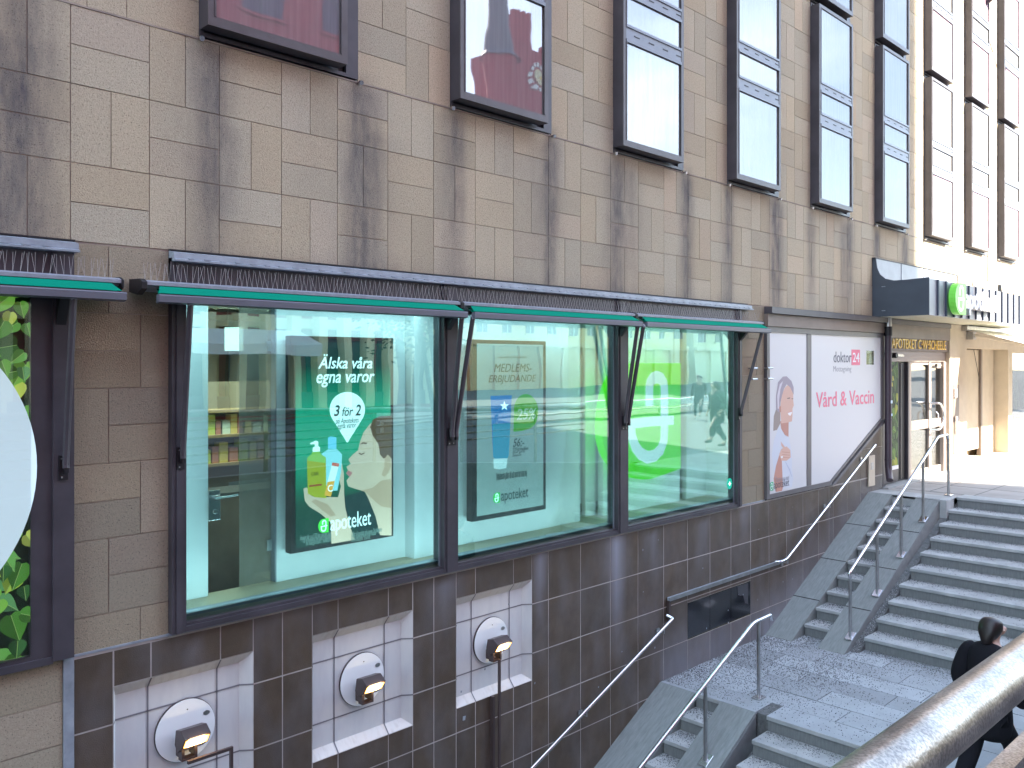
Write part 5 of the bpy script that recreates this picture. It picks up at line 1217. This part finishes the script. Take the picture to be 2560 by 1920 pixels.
# ---------------------------------------------------------------- person walking up the stairs, seen from behind
def skin_obj(name, verts, edges, rad, mt, parent, root=0, sub=2):
    me = bpy.data.meshes.new(name); me.from_pydata(verts, edges, [])
    o = bpy.data.objects.new(name, me); sc.collection.objects.link(o)
    o.modifiers.new('skin', 'SKIN')
    if not me.skin_vertices: 
        bpy.context.view_layer.objects.active = o; o.select_set(True); bpy.ops.mesh.customdata_skin_add()
    for i, r in enumerate(rad):
        sv = me.skin_vertices[0].data[i]; sv.radius = (r, r) if not isinstance(r, tuple) else r; sv.use_root = (i == root)
    s = o.modifiers.new('sub', 'SUBSURF'); s.levels = sub; s.render_levels = sub
    bpy.context.view_layer.update()
    me2 = bpy.data.meshes.new_from_object(o.evaluated_get(bpy.context.evaluated_depsgraph_get()))
    bpy.data.objects.remove(o); me2.materials.clear(); me2.materials.append(mt); me2.polygons.foreach_set('use_smooth', [True]*len(me2.polygons))
    ob = bpy.data.objects.new(name, me2); sc.collection.objects.link(ob)
    if parent: par(ob, parent)
    return ob
CO = mat('black_wool', (.012, .012, .016), .9, spec=.15, bump=.3, bscale=200)
HR = mat('dark_hair', (.014, .009, .009), .45)
SKN = mat('skin', (.52, .33, .26), .55)
PX, PYY = 8.50, -3.62
def make_person():
    # local frame: walks towards +X (up the stairs), left = +Y; origin at ground between the feet
    pv_ = [(0, 0, .92), (0, 0, 1.10), (.02, 0, 1.30), (.02, 0, 1.42), (.045, 0, 1.50), (.07, 0, 1.60), (.075, 0, 1.66),
          (.0, .17, 1.40), (-.07, .25, 1.14), (.06, .27, .93), (.0, -.17, 1.40), (-.10, -.24, 1.15), (.10, -.29, .97),
          (0, .09, .88), (-.10, .10, .50), (-.34, .10, .13), (-.20, .10, .05),
          (0, -.09, .88), (.22, -.10, .58), (.22, -.10, .24), (.36, -.10, .20)]
    pe = [(0, 1), (1, 2), (2, 3), (3, 4), (4, 5), (5, 6), (3, 7), (7, 8), (8, 9), (3, 10), (10, 11), (11, 12), (0, 13), (13, 14), (14, 15), (15, 16), (0, 17), (17, 18), (18, 19), (19, 20)]
    pr_ = [.13, .115, .11, .06, .05, .085, .08, .05, .045, .033, .05, .045, .033, .09, .06, .045, .035, .09, .06, .045, .035]
    body = skin_obj('person', pv_, pe, pr_, SKN, None)
    coat_v = [(0, 0, .60), (0, 0, .78), (0, 0, .98), (0, 0, 1.15), (-.01, 0, 1.32), (-.01, 0, 1.42), (.02, 0, 1.50), (0, .185, 1.40), (-.06, .25, 1.14), (.055, .27, .955), (0, -.185, 1.40), (-.08, -.25, 1.15), (.09, -.275, .985)]
    coat = skin_obj('coat', coat_v[:7], [(0, 1), (1, 2), (2, 3), (3, 4), (4, 5), (5, 6)], [(.17, .21), (.18, .22), (.17, .20), (.15, .19), (.15, .20), (.125, .185), .092], CO, body)
    for i in (7, 10):
        sy = 1 if i == 7 else -1
        skin_obj('sleeve', [(0, .12*sy, 1.385), coat_v[i], coat_v[i + 1], coat_v[i + 2]], [(0, 1), (1, 2), (2, 3)], [.085, .098, .082, .060], CO, body)
    sk_v = [(0, 0, .80), (.0, .10, .80), (-.10, .11, .48), (-.34, .11, .16), (0, -.10, .80), (.20, -.11, .55), (.21, -.11, .28)]
    skin_obj('trousers', sk_v, [(0, 1), (1, 2), (2, 3), (0, 4), (4, 5), (5, 6)], [.12, .115, .085, .07, .115, .085, .07], CO, body)
    for (x, y, z, a) in ((-.27, .11, .06, -.5), (.28, -.11, .19, 0)):
        skin_obj('shoe', [(x - .07, y, z), (x + .05, y, z - .005), (x + .16, y, z - .01)], [(0, 1), (1, 2)], [.045, .042, .034], HR, body)
    hair = skin_obj('hair', [(.02, 0, 1.50), (.035, 0, 1.58), (.045, 0, 1.67), (.055, 0, 1.712), (-.055, -.01, 1.55), (-.06, -.01, 1.47)], [(0, 1), (1, 2), (2, 3), (1, 4), (4, 5)], [.065, .105, .110, .065, .058, .045], HR, body)
    # face: cheek, nose and ear in the direction the head turns (right and ahead)
    fm = skin_obj('face', [(.09, -.02, 1.555), (.115, -.035, 1.60), (.115, -.035, 1.64), (.175, -.06, 1.598)], [(0, 1), (1, 2), (1, 3)], [.042, .050, .042, .012], SKN, body)
    for s in (-1, 1): skin_obj('ear', [(.062, .098*s, 1.60), (.066, .102*s, 1.625)], [(0, 1)], [.012, .014], SKN, body)
    for s, hx, hy, hz in ((1, .075, .285, .90), (-1, .12, -.30, .94)):
        vs = [(hx, hy, hz + .03), (hx + .01, hy, hz - .03)]; es = [(0, 1)]; rd = [.026, .030]
        h = skin_obj('hand', vs, es, rd, SKN, body)
        for k in range(4):
            y = hy - .024 + .016*k; ln = (.062, .072, .070, .055)[k]
            skin_obj('finger', [(hx + .015, y, hz - .045), (hx + .03, y, hz - .045 - ln*.55), (hx + .015, y, hz - .045 - ln)], [(0, 1), (1, 2)], [.009, .008, .007], SKN, body, sub=1)
        skin_obj('finger', [(hx + .03, hy - .02*s, hz - .0), (hx + .055, hy - .03*s, hz - .035), (hx + .05, hy - .028*s, hz - .06)], [(0, 1), (1, 2)], [.010, .009, .008], SKN, body, sub=1)
    return body
pn = make_person()
pn.location = (PX, PYY, LZ - RISE); pn.rotation_euler = (0, 0, R_(-14)); pn.scale = (1.0,)*3
tag(pn, 'person in black coat with dark tied hair walking up onto the landing, seen from behind', 'person')
def copy_tree(o, parent=None):
    c = o.copy(); sc.collection.objects.link(c); c.parent = parent
    for ch in [x for x in list(bpy.data.objects) if x.parent == o]: copy_tree(ch, c)
    return c
for x, y, rz, lb in ((19.55, -6.0, 200, 'person standing on the sunny pavement, mirrored at the right end of the third shop window'), (28.3, -12.2, 150, 'person farther away by the road, mirrored beside the big green emblem')):
    c = copy_tree(pn); c.location = (x, y, 0); c.rotation_euler = (0, 0, R_(rz)); c['label'] = lb
bar = MB(); bar.box(16.0, 44, -16.1, -15.70, .38, .66, M['white']); bar.box(16.0, 44, -16.1, -15.95, .22, .27, M['white'])  # invented barrier, added to give the panes a bright reflected streak
for k in range(12): bar.box(16.2 + 2.5*k, 16.3 + 2.5*k, -16.2, -16.1, -.05, .55, M['white'])
bro = bar.build('invented_barrier'); tag(bro, 'invented low white barrier across the street, mirrored as a bright line in the shop windows', 'barrier')
# ================================================================ ACROSS THE STREET (seen in the window reflections)
def far_building(name, label, x0, x1, y0, y1, z1, wm, floors, bays, gm_, roof=None, z0=0, win=(1.2, 1.7), first=4.2):
    t = thing(name, label, 'building', ((x0 + x1)/2, y0, z0)); b = MB(); b.box(x0, x1, y1, y0, z0 - 1, z1, wm); b.build('wall', t); wb = M['slate'] if wm == M['brick'] else M['white']
    w_ = MB(); fh = (z1 - first - 1)/max(1, floors); bw = (x1 - x0)/bays
    for i in range(bays):
        cx = x0 + bw*(i + .5)
        for j in range(floors):
            cz = first + fh*(j + .5); w_.box(cx - win[0]/2, cx + win[0]/2, y0 - .1, y0 + .03, cz - win[1]/2, cz + win[1]/2, gm_)
            w_.box(cx - win[0]/2 - .1, cx + win[0]/2 + .1, y0, y0 + .12, cz - win[1]/2 - .12, cz - win[1]/2, wm)
            w_.box(cx - .04, cx + .04, y0 + .03, y0 + .06, cz - win[1]/2, cz + win[1]/2, wb); w_.box(cx - win[0]/2, cx + win[0]/2, y0 + .03, y0 + .06, cz + .2, cz + .28, wb)
        if wm == M['brick']: w_.box(cx - bw*.38, cx + bw*.38, y0, y0 + .05, z0 + .5, first - 1.0, M['brick_d'])
        w_.box(cx + bw*.38 + .1, cx + bw*.5, y0, y0 + .3, z0, first - .4, M['pale'] if wm == M['brick'] else wm)
    w_.box(x0, x1, y0, y0 + .4, first - .6, first - .2, M['pale'] if wm == M['brick'] else wm)
    w_.build('window_row', t)
    r = MB()
    if roof: r.prism([(y0 + .4, z1), (y1, z1), ((y0 + y1)/2, z1 + 4)], 'x', x0, x1, M['slate'])
    else: r.box(x0 - .2, x1 + .2, y1 - .2, y0 + .3, z1, z1 + .4, wm)
    r.build('roof', t); return t
far_building('brick_building', 'tall red brick building mirrored in the top left window', -40, 24.7, -24, -38, 30, M['brick'], 7, 19, M['brick_d'], z0=.4, win=(1.7, 2.2))
gl0 = thing('arcade', 'invented cream columned arcade with a white canopy, mirrored in the first shop window', 'arcade', (17, -23.5, .4))  # invented columns, added for warm pale bands reflected in the first pane
b = MB(); x = 8.0
while x < 24.5: b.box(x, x + .38, -23.7, -23.2, .4, 9.2, M['pale']); x += 1.15
b.box(7.5, 24.6, -23.75, -23.15, 9.2, 9.8, M['pale']); b.build('columns', gl0)
b = MB(); b.box(7.5, 24.6, -23.7, -23.6, 4.6, 5.0, M['yellow']); b.box(7.5, 24.6, -23.72, -23.62, .4, 1.0, M['slate']); b.build('spandrel', gl0)
b = MB(); b.prism([(-23.2, 3.5), (-21.6, 2.9), (-21.6, 2.5), (-23.2, 2.9)], 'x', 12.5, 17.5, M['white']); b.build('canopy', gl0)
far_building('ochre_building', 'ochre rendered building with white framed windows mirrored in the middle shop window', 44, 78, -46, -60, 11, M['yellow'], 2, 12, M['brick_d'], True)
far_building('pale_building', 'pale rendered building mirrored in the right hand shop window', 80, 140, -46, -60, 10, M['pale'], 2, 20, M['brick_d'], True)
far_building('pale_building', 'pale building mirrored between the brick and the ochre houses', 27, 43, -46, -58, 10.5, M['pale'], 2, 5, M['brick_d'], True)
tw = thing('clock_tower', 'red brick tower with a clock and a pointed turret mirrored in the second window', 'tower', (64, -60, 0))
TB = M['brick']
b = MB(); b.box(65.6, 71.8, -66, -60, 0, 37, TB); b.box(67.2, 69.5, -64, -61.5, 37, 41.2, TB)
for x in (65.6, 67.0, 70.0, 71.2): b.box(x, x + .6, -60.8, -60, 37, 37.9, TB)
for x in (67.2, 68.1, 69.0): b.box(x, x + .5, -62.1, -61.5, 41.2, 41.9, TB)
b.box(62.5, 82, -74, -60.5, 0, 30, TB); b.build('shaft', tw)
CXc, CZc = 69.1, 34.2
def ring(r0, r1, k, hw): 
    a = 2*math.pi*k/12
    return [(CXc + r0*math.cos(a - hw), CZc + r0*math.sin(a - hw)), (CXc + r1*math.cos(a - hw*.8), CZc + r1*math.sin(a - hw*.8)), (CXc + r1*math.cos(a + hw*.8), CZc + r1*math.sin(a + hw*.8)), (CXc + r0*math.cos(a + hw), CZc + r0*math.sin(a + hw))]
b = MB(); n = 24
for k in range(12): b.prism(ring(1.15, 1.65, k, .19), 'y', -59.95, -59.85, M['white'])
b.prism([(CXc + .85*math.cos(2*math.pi*k/n), CZc + .85*math.sin(2*math.pi*k/n)) for k in range(n)], 'y', -59.95, -59.82, M['pale']); b.prism([(CXc, CZc - .12), (CXc + 1.1, CZc - .08), (CXc + 1.1, CZc + .08), (CXc, CZc + .12)], 'y', -59.8, -59.75, M['gold']); b.build('clock', tw)
tc_ = (62.0, -58.5)
b = MB(); b.tube([(tc_[0], tc_[1], 0), (tc_[0], tc_[1], 31), (tc_[0], tc_[1], 32.6), (tc_[0], tc_[1], 34.0)], 2.2, TB, 20, rads=[1.2, 1.4, 1.6, 1.9]); b.build('turret', tw)
b = MB(); b.tube([(tc_[0], tc_[1], 34.0), (tc_[0], tc_[1], 34.6), (tc_[0], tc_[1], 38), (tc_[0], tc_[1], 45)], 2.2, M['slate'], 20, rads=[2.1, 1.6, 1.2, .2]); b.build('spire', tw)
# street tree mirrored in the first shop window
tr = thing('street_tree', 'small leafy street tree mirrored in the first shop window', 'tree', (17.5, -16, .5))
b = MB(); b.tube([(17.5, -16, .3), (17.55, -16, 2.4), (17.4, -16, 4.6)], .12, M['bronze'], 8, rads=[.16, .11, .05])
rt_ = random.Random(4)
for k in range(6): a = rt_.uniform(0, 6.28); b.tube([(17.5, -16, 2.2 + .3*k), (17.5 + .9*math.cos(a), -16 + .9*math.sin(a), 3.1 + .35*k)], .04, M['bronze'], 6, rads=[.05, .015])
b.build('trunk', tr)
lf_ = MB(); LFM = mat('foliage', (.06, .10, .03), .8)
for k in range(1600):
    u = Vector((rt_.gauss(0, .75), rt_.gauss(0, .75), rt_.gauss(0, .8))); c = Vector((17.5, -16, 4.0)) + u; a = rt_.uniform(0, 6.28); s = rt_.uniform(.05, .11)
    d1 = Vector((math.cos(a), math.sin(a), rt_.uniform(-.6, .6)))*s; d2 = d1.orthogonal().normalized()*s*.6; lf_.quad([c - d1, c + d2, c + d1, c - d2], LFM)
lf_.build('crown', tr, recalc=False)
